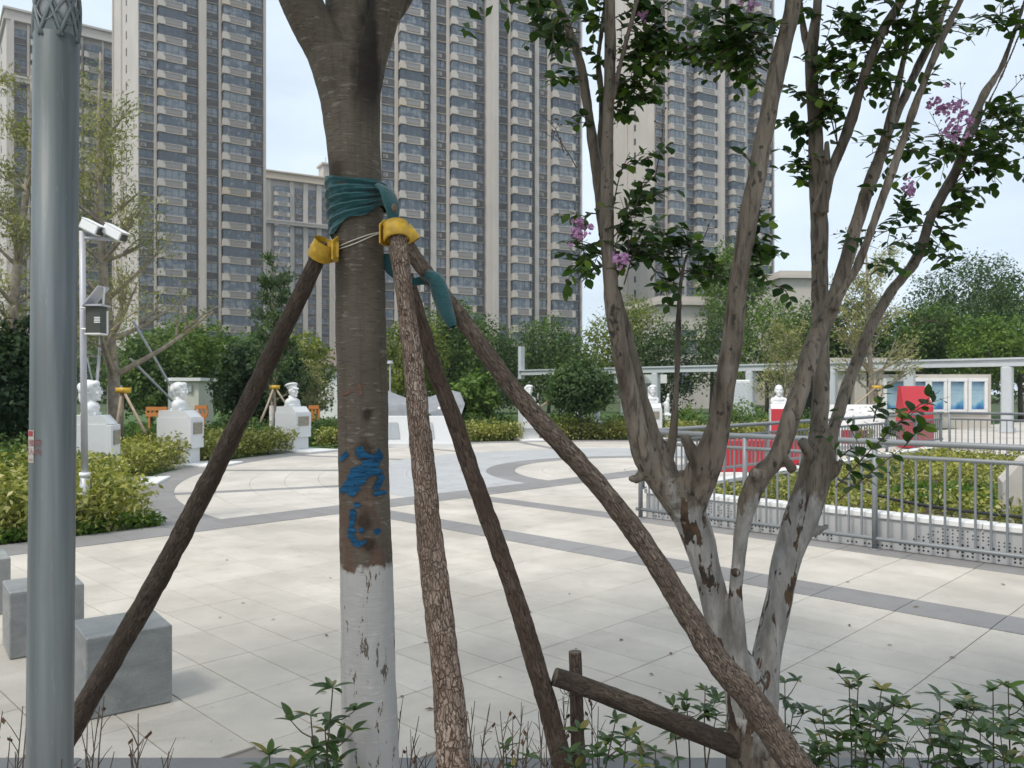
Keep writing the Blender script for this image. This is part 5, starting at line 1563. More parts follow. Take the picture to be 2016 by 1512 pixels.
stake("support_stake", "reddish dark stake behind the flaking one, leaning away", [(800,540,26,2.36),(829,637,29,2.39),(859,737,31,2.42),(892,821,33,2.45),(925,921,34,2.48),(955,1004,35,2.5),(1009,1158,36,2.55),(1045,1275,38,2.6),(1079,1391,39,2.66),(1109,1508,41,2.7),(1150,1660,42,2.75)], M['stake_red'], seed=3, knots=[(905,860,2.42,1)])
stake("support_stake", "longest slanting stake crossing the crape myrtle's foot", [(798,478,28,2.24),(822,514,28,2.25),(862,565,29,2.26),(905,621,31,2.27),(955,691,34,2.28),(1019,777,36,2.3),(1089,857,38,2.31),(1149,921,38,2.32),(1212,997,40,2.33),(1280,1090,42,2.34),(1354,1208,46,2.35),(1411,1298,50,2.36),(1477,1375,54,2.36),(1544,1475,57,2.36),(1571,1508,58,2.36),(1650,1620,60,2.36)], M['stake_mid'], seed=4, wob=.12, knots=[(1000,742,2.26,1.2),(1142,905,2.29,1.1),(1262,1062,2.31,1)])
post = stake("wooden_post", "short upright wooden post beside the fallen-looking rail", [(1132,1283,25,2.74),(1134,1340,26,2.74),(1136,1420,27,2.74),(1139,1512,29,2.74),(1142,1680,30,2.74)], M['stake_red'], "post", None, seed=5, wob=.05)
rail_ = stake("wooden_rail", "dark round rail tied low between the short post and crape myrtle", [(1092,1332,36,2.64),(1140,1348,37,2.65),(1200,1370,38,2.66),(1300,1410,40,2.68),(1400,1452,41,2.70),(1470,1482,41,2.72)], M['stake_dark'], "rail", None, seed=6, wob=.09, knots=[(1112,1330,2.62,1)])
b = MB()
for k_ in range(3):
    pts = [P(1112 + 8*k_ + 22*math.sin(a)*.5, 1345 + 3*k_ - 22*math.cos(a), 2.66 + .032*math.sin(a*1.0)) for a in [i*2*math.pi/14 for i in range(15)]]
    b.tube(pts, .0012, 5, cap=False)
tag(b.build("binding_wire", M['dark'], None, True), "rusty wire binding the low rail to its post", "wire")

# yellow cups, cloth, wire
def cup(label, c, d, r, h, flange_dir):
    t = thing("tie_cup", label, "plastic cup", c, 0, "yellow plastic cups gripping the stakes")
    d = d.normalized(); r *= .92
    b = MB(); n = 20
    prof_ = [(-.5, 1.0), (-.42, 1.10), (-.1, 1.06), (.0, 1.12), (.08, 1.06), (.45, 1.02), (.5, 1.06)]
    pts = [c + d*(h*f) for f, s in prof_]; b.tube(pts, [r*s for f, s in prof_], n, cap=False)
    pts2 = [c + d*(h*f) for f, s in reversed(prof_)]; b.tube(pts2, [r*s*.9 for f, s in reversed(prof_)], n, cap=False)
    b.build("ring", M['yellow'], t, True)
    side = flange_dir.normalized()
    up = Vector((0, 0, 1))
    tn = up.cross(side).normalized()
    o_ = c + side * r * 1.15
    fl = MB()
    pl_ = []
    for i in range(9):
        f = -1 + 2*i/8
        pl_.append((o_ + tn*(f*.036) + side*(.004 - .016*abs(f)*1.2)))
    for i in range(8):
        A, B_ = pl_[i], pl_[i+1]
        for zz0, zz1 in ((-.030, .040),):
            q = [A + up*zz0, B_ + up*zz0, B_ + up*(zz1 - .02*abs(-1+2*(i+1)/8)), A + up*(zz1 - .02*abs(-1+2*i/8))]
            fl.prism(q, (0,0,0), side * .005)
    fl.build("flange", M['yellow'], t)
    b = MB(); Mx = Matrix.Translation(c + side*r*.9) @ side.to_track_quat('X', 'Z').to_matrix().to_4x4()
    for s in (1, -1): b.box((0,0,0), (.03, .006, .04), 0, 0, Mx @ Matrix.Translation((0, s*.014, 0)))
    b.build("web", M['yellow'], t)
dl = P(622,515,2.24) - P(560,645,2.32)
cup("yellow cup on the dark stake, on the lamp post side of the trunk", P(634, 492, 2.22), dl, .0335, .052, Vector((1, .35, .0)))
cup("yellow cup on top of the flaking front stake", P(780, 458, 2.16), P(783,462,2.16) - P(796,570,2.10), .036, .048, Vector((-.85, .6, .0)))
cup("yellow cup half hidden behind the front stake's cup", P(801, 466, 2.25), P(798,478,2.24) - P(862,565,2.26), .031, .045, Vector((-.9, .45, .0)))

# teal cloth round the trunk: bottom edge falls to the left, folds run diagonally
clo = thing("cloth_wrap", "folded teal cloth tied around the trunk above the yellow cups", "cloth", P(705, 410, YT), 0)
b = MB(); nu, nv = 120, 46
V = []
for j in range(nv + 1):
    f = j / nv
    for i in range(nu):
        a = 2*math.pi*i/nu
        s = .5 - .5*math.sin(a + math.pi*0.5 - math.pi/2 + math.pi/2)      # 0..1 helper, smooth round the trunk
        cx = math.cos(a)                                                    # -1 left, +1 right
        vt_ = 362 + 5*cx + 3*math.sin(a*3)
        vb_ = 440 - 28*cx + 5*math.sin(a*5+1)
        v = vt_ + (vb_ - vt_)*f
        c, r = trunk_at(v)
        ph = (v - 362)*.30 + cx*7.5*f + 1.3*math.sin(a*2)
        fold = .0036*math.sin(ph*1.35) + .0022*math.sin(ph*2.6 + a*3) + .0035*noise.noise(Vector((cx*5, a*2, v*.05)))
        amp = math.sin(math.pi*min(1, max(0, f)))**.5
        off = .0095 + fold*(.35 + amp) + (.003 if f < .06 else 0)
        V.append(c + Vector((math.cos(a), math.sin(a), 0))*(r + off))
fs = [(j*nu+i, j*nu+(i+1) % nu, (j+1)*nu+(i+1) % nu, (j+1)*nu+i) for j in range(nv) for i in range(nu)]
b.mesh_faces(V, fs); b.build("wrap", M['cloth'], clo, True)
b = MB()
def strip(keys, b, thick=.004):
    """keys: (u,v,width px,Y, tilt) flat ribbon with folds"""
    p_, r_ = path_px([k[:4] for k in keys], .008)
    b.tube(p_, r_, 16, flat=.35, wob=.12, seed=3)
strip([(748,366,28,2.235),(762,378,40,2.22),(770,400,42,2.215),(774,428,34,2.21),(776,452,18,2.21)], b)
b.build("knot_tail", M['cloth'], clo, True)
b = MB(); q = P(777, 409, 2.185); b.ell(q, (.009, .004, .012), 10, 7); b.build("hole_patch", M['cut'], clo, True)
b = MB(); strip([(762,500,20,2.3),(768,530,18,2.3),(800,553,13,2.30),(840,552,18,2.29)], b); b.build("loose_tail", M['cloth'], clo, True)
# second wrap on the slanting stake
c2_ = thing("cloth_wrap", "teal cloth sleeve hanging around the longest slanting stake", "cloth", P(870, 590, 2.26), 0)
b = MB()
p_, r_ = path_px([(838,540,24,2.24),(858,552,44,2.24),(868,580,48,2.24),(877,608,42,2.235),(886,630,32,2.23),(891,644,22,2.228)], .006)
b.tube(p_, r_, 30, wob=.07, seed=8, flat=.75, cap=False); b.build("sleeve", M['cloth'], c2_, True)
b = MB()
for k_ in range(2):
    pts = []
    for i in range(26):
        f = i / 25
        u = 660 + (748-660)*f; v = 497 - 34*f + 9*math.sin(f*math.pi)*(1 if k_ else .35) + k_*2
        pts.append(on_trunk(u, v, .004 + .002*k_))
    b.tube(pts, .0016, 6)
tag(b.build("tie_wire", M['rope'], None, True), "pale wire strung around the trunk between the yellow cups", "wire")

# ------------------------------------------------------------------ crape myrtle
YM = 2.75
MX = P(1490, 1500, YM).x
myr = thing("crape_myrtle", "multi-stemmed crape myrtle with flaking whitewashed foot and pink flowers", "tree", (MX, YM, 0), 0)
b = MB()
def st_(keys, n=18, wob=.05, seed=0):
    p_, r_ = path_px(keys, .025); r_ = [q * (.73 if q < .05 else .81) for q in r_]; b.tube(p_, r_, n, wob=wob, seed=seed)
    return p_
stems = []
S = lambda *a, **k: stems.append(st_(*a, **k))
S([(1492,1640,190,2.76),(1490,1540,150,2.75),(1486,1460,140,2.75),(1480,1400,120,2.74)], 24)
S([(1486,1480,110,2.75),(1462,1341,96,2.74),(1434,1275,78,2.73),(1410,1190,70,2.72),(1388,1108,68,2.7),(1366,1035,80,2.7),(1338,975,98,2.7),(1318,945,96,2.7)], 24, seed=1)
S([(1322,965,80,2.7),(1282,918,66,2.68),(1262,870,58,2.66),(1246,810,54,2.65),(1230,735,50,2.63),(1213,640,46,2.6),(1202,540,40,2.6),(1194,440,38,2.6),(1195,330,34,2.6),(1199,200,32,2.6),(1200,90,32,2.6),(1201,0,31,2.6),(1202,-120,28,2.6)], seed=2)
S([(1318,955,70,2.72),(1300,905,60,2.72),(1280,850,50,2.72),(1262,780,40,2.71),(1248,710,32,2.7),(1232,640,26,2.68),(1215,570,20,2.64)], seed=3)
S([(1196,500,28,2.66),(1184,420,30,2.68),(1172,320,28,2.7),(1158,220,27,2.7),(1146,140,24,2.7),(1128,80,22,2.7),(1106,25,24,2.7),(1085,-40,22,2.7)], seed=4)
S([(1186,420,20,2.74),(1180,300,18,2.76),(1185,200,18,2.78),(1178,120,16,2.78),(1190,20,14,2.8),(1195,-60,12,2.8)], 12, seed=5)
S([(1200,215,20,2.58),(1212,170,17,2.56),(1228,100,15,2.55),(1244,40,14,2.54),(1256,-10,13,2.53)], 12, seed=6)
S([(1352,1010,90,2.7),(1372,955,86,2.66),(1394,905,74,2.62),(1412,850,62,2.6),(1426,770,57,2.58),(1440,680,55,2.56),(1450,590,52,2.55),(1462,500,50,2.54),(1478,410,50,2.53),(1496,310,48,2.52),(1514,220,46,2.5),(1533,130,45,2.5),(1552,50,43,2.5),(1567,-20,42,2.5),(1585,-120,38,2.5)], 22, seed=7)
S([(1382,925,46,2.62),(1364,893,36,2.6),(1353,868,30,2.59),(1349,856,28,2.59)], 14, seed=8)
S([(1308,945,46,2.72),(1316,905,32,2.72),(1326,850,22,2.72),(1330,780,17,2.72),(1334,700,15,2.72),(1336,620,14,2.72),(1342,545,11,2.72),(1352,500,7,2.72)], 12, seed=9)
# middle stem
S([(1476,1400,70,2.72),(1458,1290,46,2.7),(1450,1220,41,2.68),(1449,1150,36,2.66),(1455,1095,36,2.65),(1464,1030,42,2.64),(1474,985,56,2.63),(1494,940,56,2.62),(1532,896,48,2.62),(1558,820,50,2.63),(1580,754,50,2.65),(1597,690,50,2.67),(1616,648,50,2.7),(1640,594,40,2.72),(1664,520,38,2.74),(1684,450,36,2.75),(1700,395,35,2.76),(1724,333,34,2.77),(1742,280,30,2.78),(1757,217,21,2.78),(1774,140,19,2.78),(1790,67,16,2.78),(1808,0,14,2.78),(1825,-80,12,2.78)], 22, seed=10)
S([(1738,285,26,2.78),(1756,245,25,2.8),(1774,207,24,2.82),(1810,127,24,2.84),(1840,67,22,2.85),(1864,0,20,2.86),(1900,-90,17,2.88)], 14, seed=11)
S([(1640,610,22,2.68),(1664,565,22,2.67),(1697,504,22,2.66),(1737,393,22,2.65),(1764,317,22,2.64),(1787,250,20,2.63),(1811,183,20,2.62),(1844,100,20,2.61),(1891,0,18,2.6),(1925,-80,14,2.6)], 14, seed=12)
# third stem
S([(1492,1480,100,2.78),(1496,1390,86,2.78),(1508,1300,70,2.79),(1522,1232,66,2.8),(1537,1160,64,2.8),(1551,1091,68,2.8),(1577,1020,82,2.8),(1598,960,82,2.8),(1612,900,76,2.8),(1620,860,62,2.8)], 24, seed=13)
S([(1610,910,60,2.8),(1612,840,48,2.82),(1617,770,44,2.84),(1618,690,42,2.85),(1614,600,42,2.86),(1614,500,45,2.86),(1611,400,47,2.86),(1606,290,38,2.86),(1600,190,35,2.86),(1597,115,34,2.86),(1606,40,28,2.86),(1616,-60,22,2.86)], 18, seed=14)
S([(1612,420,40,2.82),(1632,350,28,2.8),(1652,300,29,2.79),(1677,233,30,2.78),(1702,150,28,2.77),(1735,65,26,2.76),(1775,0,24,2.75),(1820,-80,20,2.74)], 14, seed=15)
S([(1624,420,22,2.78),(1628,330,18,2.77),(1627,278,17,2.77)], 10, seed=16)
S([(1596,120,24,2.87),(1584,70,18,2.9),(1578,20,14,2.92),(1570,-40,10,2.92)], 10, seed=17)
S([(1620,905,50,2.82),(1640,850,34,2.86),(1662,775,33,2.9),(1690,705,31,2.93),(1712,650,30,2.95),(1744,590,29,2.97),(1777,545,28,2.98),(1807,504,28,3.0),(1837,417,27,3.0),(1884,333,28,3.0),(1911,250,25,3.0),(1941,180,22,3.0),(1971,133,15,3.0),(2004,43,11,3.0),(2030,-40,8,3.0)], 16, seed=18)
S([(1900,290,14,3.0),(1925,245,11,3.0),(1960,175,8,3.02),(1985,120,7,3.04),(2010,60,5,3.05)], 8, seed=19)
S([(1562,925,30,2.62),(1546,905,24,2.6),(1536,890,18,2.6)], 10, seed=20)
S([(1500,945,34,2.61),(1489,936,32,2.59),(1482,930,30,2.57)], 12, seed=21)
S([(1612,950,30,2.78),(1645,930,20,2.77),(1656,905,12,2.77)], 10, seed=22)
S([(1596,900,30,2.75),(1585,880,26,2.73),(1578,868,30,2.72)], 12, seed=23)
S([(1600,1050,26,2.78),(1618,1040,14,2.77),(1630,1036,10,2.77)], 10, seed=24)
S([(1450,1128,30,2.63),(1443,1124,24,2.61)], 10, seed=25)
S([(1270,930,36,2.68),(1250,945,22,2.67),(1240,938,16,2.67)], 10, seed=26)
mm = remesh(b, .0055, 3, .5)
mnm = [v.normal.copy() for v in mm.vertices]
for i_, v in enumerate(mm.vertices):
    q = v.co.copy()
    v.co = q + mnm[i_] * (noise.noise(Vector((q.x*26, q.y*26, q.z*8))) * .0042 + noise.noise(Vector((q.x*70, q.y*70, q.z*26))) * .0016)
for v in mm.vertices: v.co -= Vector((MX, YM, 0))
mm.materials.clear(); mm.materials.append(M['bark2'])
link("trunk", mm, myr)

# single round leaf of the myrtle, and a lance-shaped leaf for the shrubs
def leaf_shape(name, L, W, mat, fold=.18, curl=.12, peak=.45, seg=5):
    b = MB(); rows = []
    for i in range(seg + 1):
        f = i / seg
        w = W/2 * (math.sin(math.pi * f ** (math.log(.5)/math.log(peak))) ** .8 if 0 < f < 1 else .02)
        z = -curl * L * f * f
        rows.append([(f*L, -w, z + fold*w), (f*L, 0, z), (f*L, w, z + fold*w)])
    vs = [p for r in rows for p in r]
    fs = []
    for i in range(seg):
        fs += [(i*3, (i+1)*3, (i+1)*3+1, i*3+1), (i*3+1, (i+1)*3+1, (i+1)*3+2, i*3+2)]
    b.mesh_faces(vs, fs)
    return b, b.mesh(name, mat, True)
def obj_leaf_mat(name, dark, light, alt, rough, trans):
    """same leaf colours, varied by object instead of by island"""
    m, t, bs = newmat(name)
    oi = N(t, "ShaderNodeObjectInfo")
    c = mix(t, oi.outputs["Random"], dark, light)
    c = mix(t, ramp(t, mth(t, 'FRACT', mth(t, 'MULTIPLY', oi.outputs["Random"], 17.3)), [(0.84, 0.0), (0.88, 1.0)]), c, alt)
    t.links.new(c, bs.inputs["Base Color"]); bs.inputs["Roughness"].default_value = rough
    tr = N(t, "ShaderNodeBsdfTranslucent"); t.links.new(mix(t, 1.0, c, (1.4, 1.6, .6), 'MULTIPLY'), tr.inputs[0])
    ms = N(t, "ShaderNodeMixShader"); ms.inputs[0].default_value = trans
    t.links.new(bs.outputs[0], ms.inputs[1]); t.links.new(tr.outputs[0], ms.inputs[2]); t.links.new(ms.outputs[0], t.nodes["Material Output"].inputs[0])
    return m
M['leaf_m_obj'] = obj_leaf_mat("myrtle_leaf_single", (0.016, 0.038, 0.012), (0.048, 0.094, 0.022), (0.13, 0.20, 0.03), .42, .3)
M['leaf_s_obj'] = obj_leaf_mat("shrub_leaf_single", (0.024, 0.054, 0.014), (0.066, 0.118, 0.028), (0.19, 0.17, 0.045), .36, .2)
ml_b, ml_me = leaf_shape("leaf", .045, .033, M['leaf_m_obj'], .2, .15, .5)
rgl = random.Random(21)
def frame(d, up_hint):
    d = d.normalized(); s = d.cross(up_hint)
    if s.length < 1e-4: s = d.cross(Vector((1, 0, 0)))
    s.normalize(); n = s.cross(d)
    Mx = Matrix((( d.x, s.x, n.x, 0), (d.y, s.y, n.y, 0), (d.z, s.z, n.z, 0), (0, 0, 0, 1)))
    return Mx
tw = MB(); rest_l = MB(); nleaf = [0]
TW = [  # start u,v, end u,v, Y, leaves, side twigs
 (1095,15,1035,5,2.7,12,2),(1120,75,1058,60,2.68,10,2),(1130,90,1075,75,2.66,8,1),(1150,160,1085,155,2.66,8,1),(1110,40,1130,110,2.6,8,1),(1105,20,1100,130,2.58,8,0),
 (1200,60,1150,40,2.75,10,2),(1200,140,1150,100,2.76,8,1),(1200,40,1290,20,2.66,14,3),(1230,100,1300,70,2.6,14,3),(1215,170,1295,140,2.6,14,3),(1205,205,1285,195,2.62,16,3),(1205,150,1250,210,2.66,12,2),(1215,120,1270,110,2.7,14,3),(1240,60,1310,110,2.64,12,2),
 (1196,215,1235,235,2.66,8,1),(1180,150,1115,160,2.72,8,1),(1170,250,1135,225,2.7,7,1),
 (1205,420,1240,300,2.64,7,1),(1215,340,1285,310,2.62,7,1),(1213,640,1225,420,2.58,9,1),(1225,420,1290,345,2.6,8,2),(1215,470,1265,370,2.58,12,2),(1210,560,1250,430,2.58,10,2),(1235,400,1245,440,2.58,5,0),
 (1342,545,1265,505,2.72,14,2),(1345,530,1300,480,2.72,12,2),(1345,525,1380,470,2.72,12,2),(1345,540,1420,530,2.7,14,3),(1345,545,1400,560,2.7,8,1),(1340,560,1280,570,2.7,6,1),(1200,540,1270,500,2.66,9,1),(1265,510,1320,620,2.68,8,0),
 (1200,470,1140,510,2.64,10,2),(1200,500,1125,520,2.64,9,2),(1195,520,1150,560,2.62,6,0),(1185,420,1135,440,2.66,6,1),
 (1490,330,1455,300,2.5,4,0),(1460,520,1495,430,2.62,12,2),(1470,520,1515,490,2.6,10,2),(1470,520,1520,560,2.6,9,1),(1520,560,1560,600,2.6,5,0),
 (1545,60,1440,55,2.58,20,4),(1530,110,1420,100,2.62,20,4),(1510,140,1350,95,2.64,20,3),(1500,170,1380,120,2.62,16,3),(1530,60,1390,20,2.66,14,3),(1420,100,1355,110,2.6,10,2),(1470,90,1470,150,2.6,10,2),
 (1590,200,1550,170,2.88,8,2),(1605,280,1555,240,2.88,14,3),(1610,330,1560,330,2.9,14,3),(1612,390,1570,350,2.9,8,1),(1605,230,1650,210,2.84,10,2),
 (1600,150,1660,110,2.84,14,3),(1650,300,1615,180,2.78,10,2),(1690,180,1620,130,2.8,14,3),(1700,150,1750,170,2.72,14,3),(1720,90,1680,30,2.78,14,3),(1735,60,1800,40,2.74,16,3),(1760,20,1730,-10,2.76,10,2),(1780,100,1730,120,2.78,14,3),(1800,60,1850,80,2.82,10,2),(1790,70,1840,20,2.7,10,2),(1640,20,1690,60,2.8,12,2),(1620,40,1560,10,2.84,8,2),
 (1750,240,1800,290,2.74,8,1),(1760,280,1690,270,2.74,5,0),(1800,200,1850,130,2.64,8,1),
 (1820,270,1990,290,2.9,20,4),(1900,300,1990,330,2.95,18,3),(1850,310,1760,300,2.9,12,2),(1895,300,1820,330,2.92,14,3),(1900,290,2020,250,2.95,14,3),(1910,250,2020,210,2.97,10,2),(1930,200,1990,220,2.97,9,1),
 (1870,350,1960,340,2.97,12,2),(1860,370,1920,400,2.97,12,2),(1840,420,1905,410,2.97,12,2),(1830,440,1880,490,2.97,10,2),(1810,490,1880,520,2.97,6,1),
 (1724,370,1700,380,2.72,5,0),(1760,400,1800,420,2.9,8,1),(1800,430,1740,440,2.92,10,2),(1790,540,1720,530,2.92,8,1),(1800,500,1760,480,2.92,8,1),(1700,470,1660,490,2.74,4,0),
 (1990,70,1950,20,3.0,10,2),(2000,50,2040,70,3.0,10,2),(1985,60,1920,30,3.0,8,2),
 (1645,960,1760,840,2.7,16,1),(1720,880,1850,770,2.68,14,1),(1650,985,1780,880,2.7,9,0),(1780,880,1835,830,2.7,7,0),(1720,830,1745,790,2.72,8,1),(1655,900,1700,880,2.74,5,0),
]
def put_leaf(p, d, upv, sc):
    Mx = Matrix.Translation(p) @ frame(d, upv) @ Matrix.Scale(sc, 4)
    # inverse handedness is fine: leaves are two-sided
    if nleaf[0] < 300:
        link("leaf", ml_me, myr, Matrix.Translation((-MX, -YM, 0)) @ Mx)
    else:
        rest_l.mesh_faces([Mx @ Vector(q) for q in ml_b.v], ml_b.f)
    nleaf[0] += 1
def twig_with_leaves(a, c, nl, side, r=.0026, sc=1.0):
    d = c - a; L = d.length
    sag = Vector((rgl.uniform(-.1, .1)*L, rgl.uniform(-.1, .1)*L, .10*L))
    pts, rd = smooth_path([(a, r), (a + d*.5 + sag, r*.75), (c, r*.35)], L/8)
    tw.tube(pts, rd, 5, cap=False)
    for i in range(nl):
        f = .22 + .78 * (i + .5) / nl
        p = pts[min(len(pts)-1, int(f*(len(pts)-1)))]
        sd = 1 if i % 2 else -1
        t = d.normalized()
        lat = t.cross(Vector((rgl.uniform(-.5,.5), rgl.uniform(-1,.2), rgl.uniform(.2,1)))).normalized() * sd
        ld = (t*.6 + lat + Vector((0, 0, rgl.uniform(-.45, .25)))).normalized()
        put_leaf(p, ld, Vector((rgl.uniform(-.6,.6), rgl.uniform(-.9,.3), 1)), sc * rgl.uniform(.62, 1.15))
    for s in range(side):
        f = .3 + .6*rgl.random()
        p = pts[int(f*(len(pts)-1))]
        e = p + (d.normalized()*.7 + Vector((rgl.uniform(-1,1), rgl.uniform(-.8,.8), rgl.uniform(-.8,.8)))).normalized() * min(.20, L*.75)
        twig_with_leaves(p, e, 6, 0, r*.6, sc*.9)
order = sorted(TW, key=lambda q: q[4])
for (u0, v0, u1, v1, Y, nl, sd) in order:
    twig_with_leaves(P(u0, v0, Y + .03), P(u1, v1, Y - .06), int(nl*1.25), sd + (1 if nl > 8 else 0))
    if nl > 9 and v0 < 620: twig_with_leaves(P(u0 + rgl.uniform(-20, 20), v0 + rgl.uniform(-20, 20), Y + .06), P(u1 + rgl.uniform(-55, 55), v1 + rgl.uniform(-45, 45), Y + .04), int(nl*.8), sd)
for k_ in range(60):   # crown continuing above the frame
    u = rgl.uniform(1050, 2050); Yk = rgl.uniform(2.3, 3.3)
    a = P(u, rgl.uniform(-80, -300), Yk)
    twig_with_leaves(a, a + Vector((rgl.uniform(-.3,.3), rgl.uniform(-.3,.3), rgl.uniform(.0,.3))), 10, 2, .003, 1.1)
tag(tw.build("twigs", M['twig'], myr, True), kind='stuff')
tag(rest_l.build("inner_leaves", M['leaf_myrtle'], myr, True), kind='stuff')
# thin bare twigs and seed heads
tb = MB()
for (u0, v0, u1, v1, Y) in [(1135,330,1070,260,2.68),(1110,300,1065,225,2.68),(1150,500,1120,430,2.66),(1790,640,1860,640,2.9),(1290,350,1305,210,2.6),(1640,590,1600,560,2.84),(1885,250,1890,160,2.9),(1865,330,1830,220,2.9),(1795,470,1740,490,2.9),(1650,490,1730,490,2.8),(1705,310,1740,300,2.75),(1610,240,1660,215,2.85),(1990,180,2020,150,3),(1870,60,1920,90,2.9),(1380,480,1395,440,2.7),(1490,440,1495,400,2.6)]:
    a, c = P(u0, v0, Y), P(u1, v1, Y)
    pts, rd = smooth_path([(a, .002), ((a+c)/2 + Vector((.01, 0, .015)), .0015), (c, .0009)], .03); tb.tube(pts, rd, 5, cap=False)
    for i in range(5):
        q = pts[int((.45 + .12*i)*(len(pts)-1))]; e = q + Vector((rgl.uniform(-.03,.03), rgl.uniform(-.02,.02), rgl.uniform(0,.03)))
        tb.tube([q, e], .0007, 4, cap=False); tb.ell(e, .0034, 6, 5)
tag(tb.build("seed_twigs", M['twig'], myr, True), kind='stuff')
def flower(u, v, Y, wpx, hpx, n):
    b = MB(); rg = random.Random(u)
    for i in range(n):
        c = P(u + rg.gauss(0, wpx/3.4), v + rg.gauss(0, hpx/3.4), Y + rg.gauss(0, .012))
        for k in range(5):
            a = rg.uniform(0, 6.28); d = Vector((math.cos(a), rg.uniform(-.8, .5), math.sin(a))).normalized()*rg.uniform(.008, .015)
            s = d.cross(Vector((rg.uniform(-1,1), rg.uniform(-1,1), rg.uniform(-1,1)))).normalized()*rg.uniform(.005, .009)
            b.face([c, c + d*.6 + s, c + d*1.05 + Vector((0, rg.uniform(-.003,.003), 0)), c + d*.6 - s])
    tag(b.build("flower_cluster", M['petal'], myr), kind='stuff')
for f_ in [(1858,215,2.74,60,50,30),(1888,228,2.74,50,40,20),(1872,262,2.74,60,30,18),(1792,374,2.78,30,24,18),(1138,455,2.56,36,36,24),(1226,512,2.52,26,22,16),(1270,32,2.6,16,12,8),(1470,10,2.6,20,12,6)]: flower(*f_)

# ------------------------------------------------------------------ foreground shrubs
sl_b, sl_me = leaf_shape("leaf", .060, .0225, M['leaf_s_obj'], .35, .22, .45, 6)
rgs = random.Random(8)
def shrub(label, stems_, group="evergreen shrubs in the planting strip", leaf_me=sl_me, sc=1.0, young=False):
    p0 = P(stems_[0][0], 1600, stems_[0][4])
    t = thing("shrub", label, "shrub", (p0.x, p0.y, -.02), 0, group)
    inv = WM[t.name].inverted()
    b = MB(); surplus = MB(); cnt = [0]
    for (u0, v0, u1, v1, Y, whorls, k) in sorted(stems_, key=lambda q: q[4]):
        a = P(u0, v0, Y + .05); c = P(u1, v1 + 10, Y)
        a.z = min(a.z, .1)
        d = c - a
        pts, rd = smooth_path([(Vector((a.x, a.y, -.03)), .004), (a + d*.5 + Vector((rgs.uniform(-.02,.02), .01, 0)), .003), (c, .0016)], .03)
        b.tube(pts, rd, 6, cap=False)
        shoots = [(pts, whorls, k)]
        for e_ in range(2 if whorls > 2 else 1):
            f = .97 - .13 * e_ - .08 * rgs.random()
            p = pts[max(0, min(len(pts)-1, int(f*(len(pts)-1))))]
            an = rgs.uniform(0, 6.28)
            q = p + Vector((math.cos(an)*rgs.uniform(.05, .10), math.sin(an)*rgs.uniform(.03, .08), rgs.uniform(.0, .07)))
            sp_, sr_ = smooth_path([(p, .0022), ((p+q)/2 + Vector((0, 0, -.008)), .0018), (q, .0012)], .02)
            b.tube(sp_, sr_, 5, cap=False)
            shoots.append((sp_, 1, max(4, k - 1)))
        for sh, wn, kq in shoots:
            for w in range(wn):
                f = 1.0 - w * .075 - (w > 0) * .02
                p = sh[max(0, min(len(sh)-1, int(f*(len(sh)-1))))]
                off = rgs.uniform(0, 6.28)
                kk = kq if w == 0 else max(3, kq - 1)
                for j in range(kk):
                    an = off + j * 2.4
                    el = rgs.uniform(.15, .85) if w == 0 else rgs.uniform(-.25, .4)
                    dd_ = Vector((math.cos(an)*math.cos(el), math.sin(an)*math.cos(el), math.sin(el)))
                    s = sc * rgs.uniform(.6, 1.12) * (.72 if w == 0 and j > 4 else 1)
                    Mx = Matrix.Translation(p) @ frame(dd_, Vector((rgs.uniform(-.35,.35), rgs.uniform(-.35,.35), 1))) @ Matrix.Scale(s, 4)
                    if cnt[0] < 300: link("leaf", leaf_me, t, inv @ Mx)
                    else: surplus.mesh_faces([Mx @ Vector(v_) for v_ in sl_b.v], sl_b.f)
                    cnt[0] += 1
    if surplus.f: tag(surplus.build("inner_leaves", M['leaf_shrub'], t, True), kind='stuff')
    b.build("stems", M['stem_green'], t, True)
    return t
shrub("slim glossy shrub just left of the whitewashed trunk", [(632,1600,655,1345,2.1,3,6),(632,1600,612,1400,2.1,2,5),(640,1600,640,1430,2.15,3,5),(650,1600,600,1480,2.1,1,5),(640,1600,665,1490,2.1,2,5)])
shrub("low shrub with yellowish leaves at the bottom edge by the lamp post side", [(540,1620,530,1478,1.9,2,7),(560,1620,575,1505,1.9,1,5),(600,1650,610,1490,2.0,1,5)], sc=.95)
shrub("leafy shrub below the tied rail", [(1150,1600,1142,1430,2.4,3,6),(1170,1600,1212,1408,2.45,3,6),(1230,1600,1232,1440,2.4,3,6),(1200,1620,1180,1480,2.35,2,6),(1280,1620,1290,1470,2.4,3,6),(1250,1620,1265,1500,2.3,2,6),(1310,1620,1325,1490,2.4,2,5)], sc=.85)
shrub("shrub growing behind the crape myrtle's foot", [(1360,1600,1352,1370,2.95,3,6),(1400,1600,1388,1350,2.95,3,6),(1340,1600,1325,1400,2.9,3,5),(1380,1600,1410,1400,2.9,3,5),(1560,1600,1545,1335,2.95,2,5),(1550,1600,1562,1385,2.95,3,5),(1560,1620,1572,1470,2.9,2,5)], sc=.95)
shrub("bushy shrub with bronze tip beside the crape myrtle", [(1640,1620,1620,1400,2.5,3,6),(1670,1620,1672,1345,2.55,4,7),(1690,1620,1690,1330,2.55,4,7),(1710,1620,1735,1350,2.5,4,7),(1700,1620,1715,1410,2.4,4,7),(1670,1640,1650,1470,2.4,3,6),(1740,1620,1760,1380,2.55,3,6),(1730,1640,1700,1460,2.35,4,7),(1760,1640,1780,1470,2.45,3,6),(1620,1640,1605,1480,2.4,2,5)])
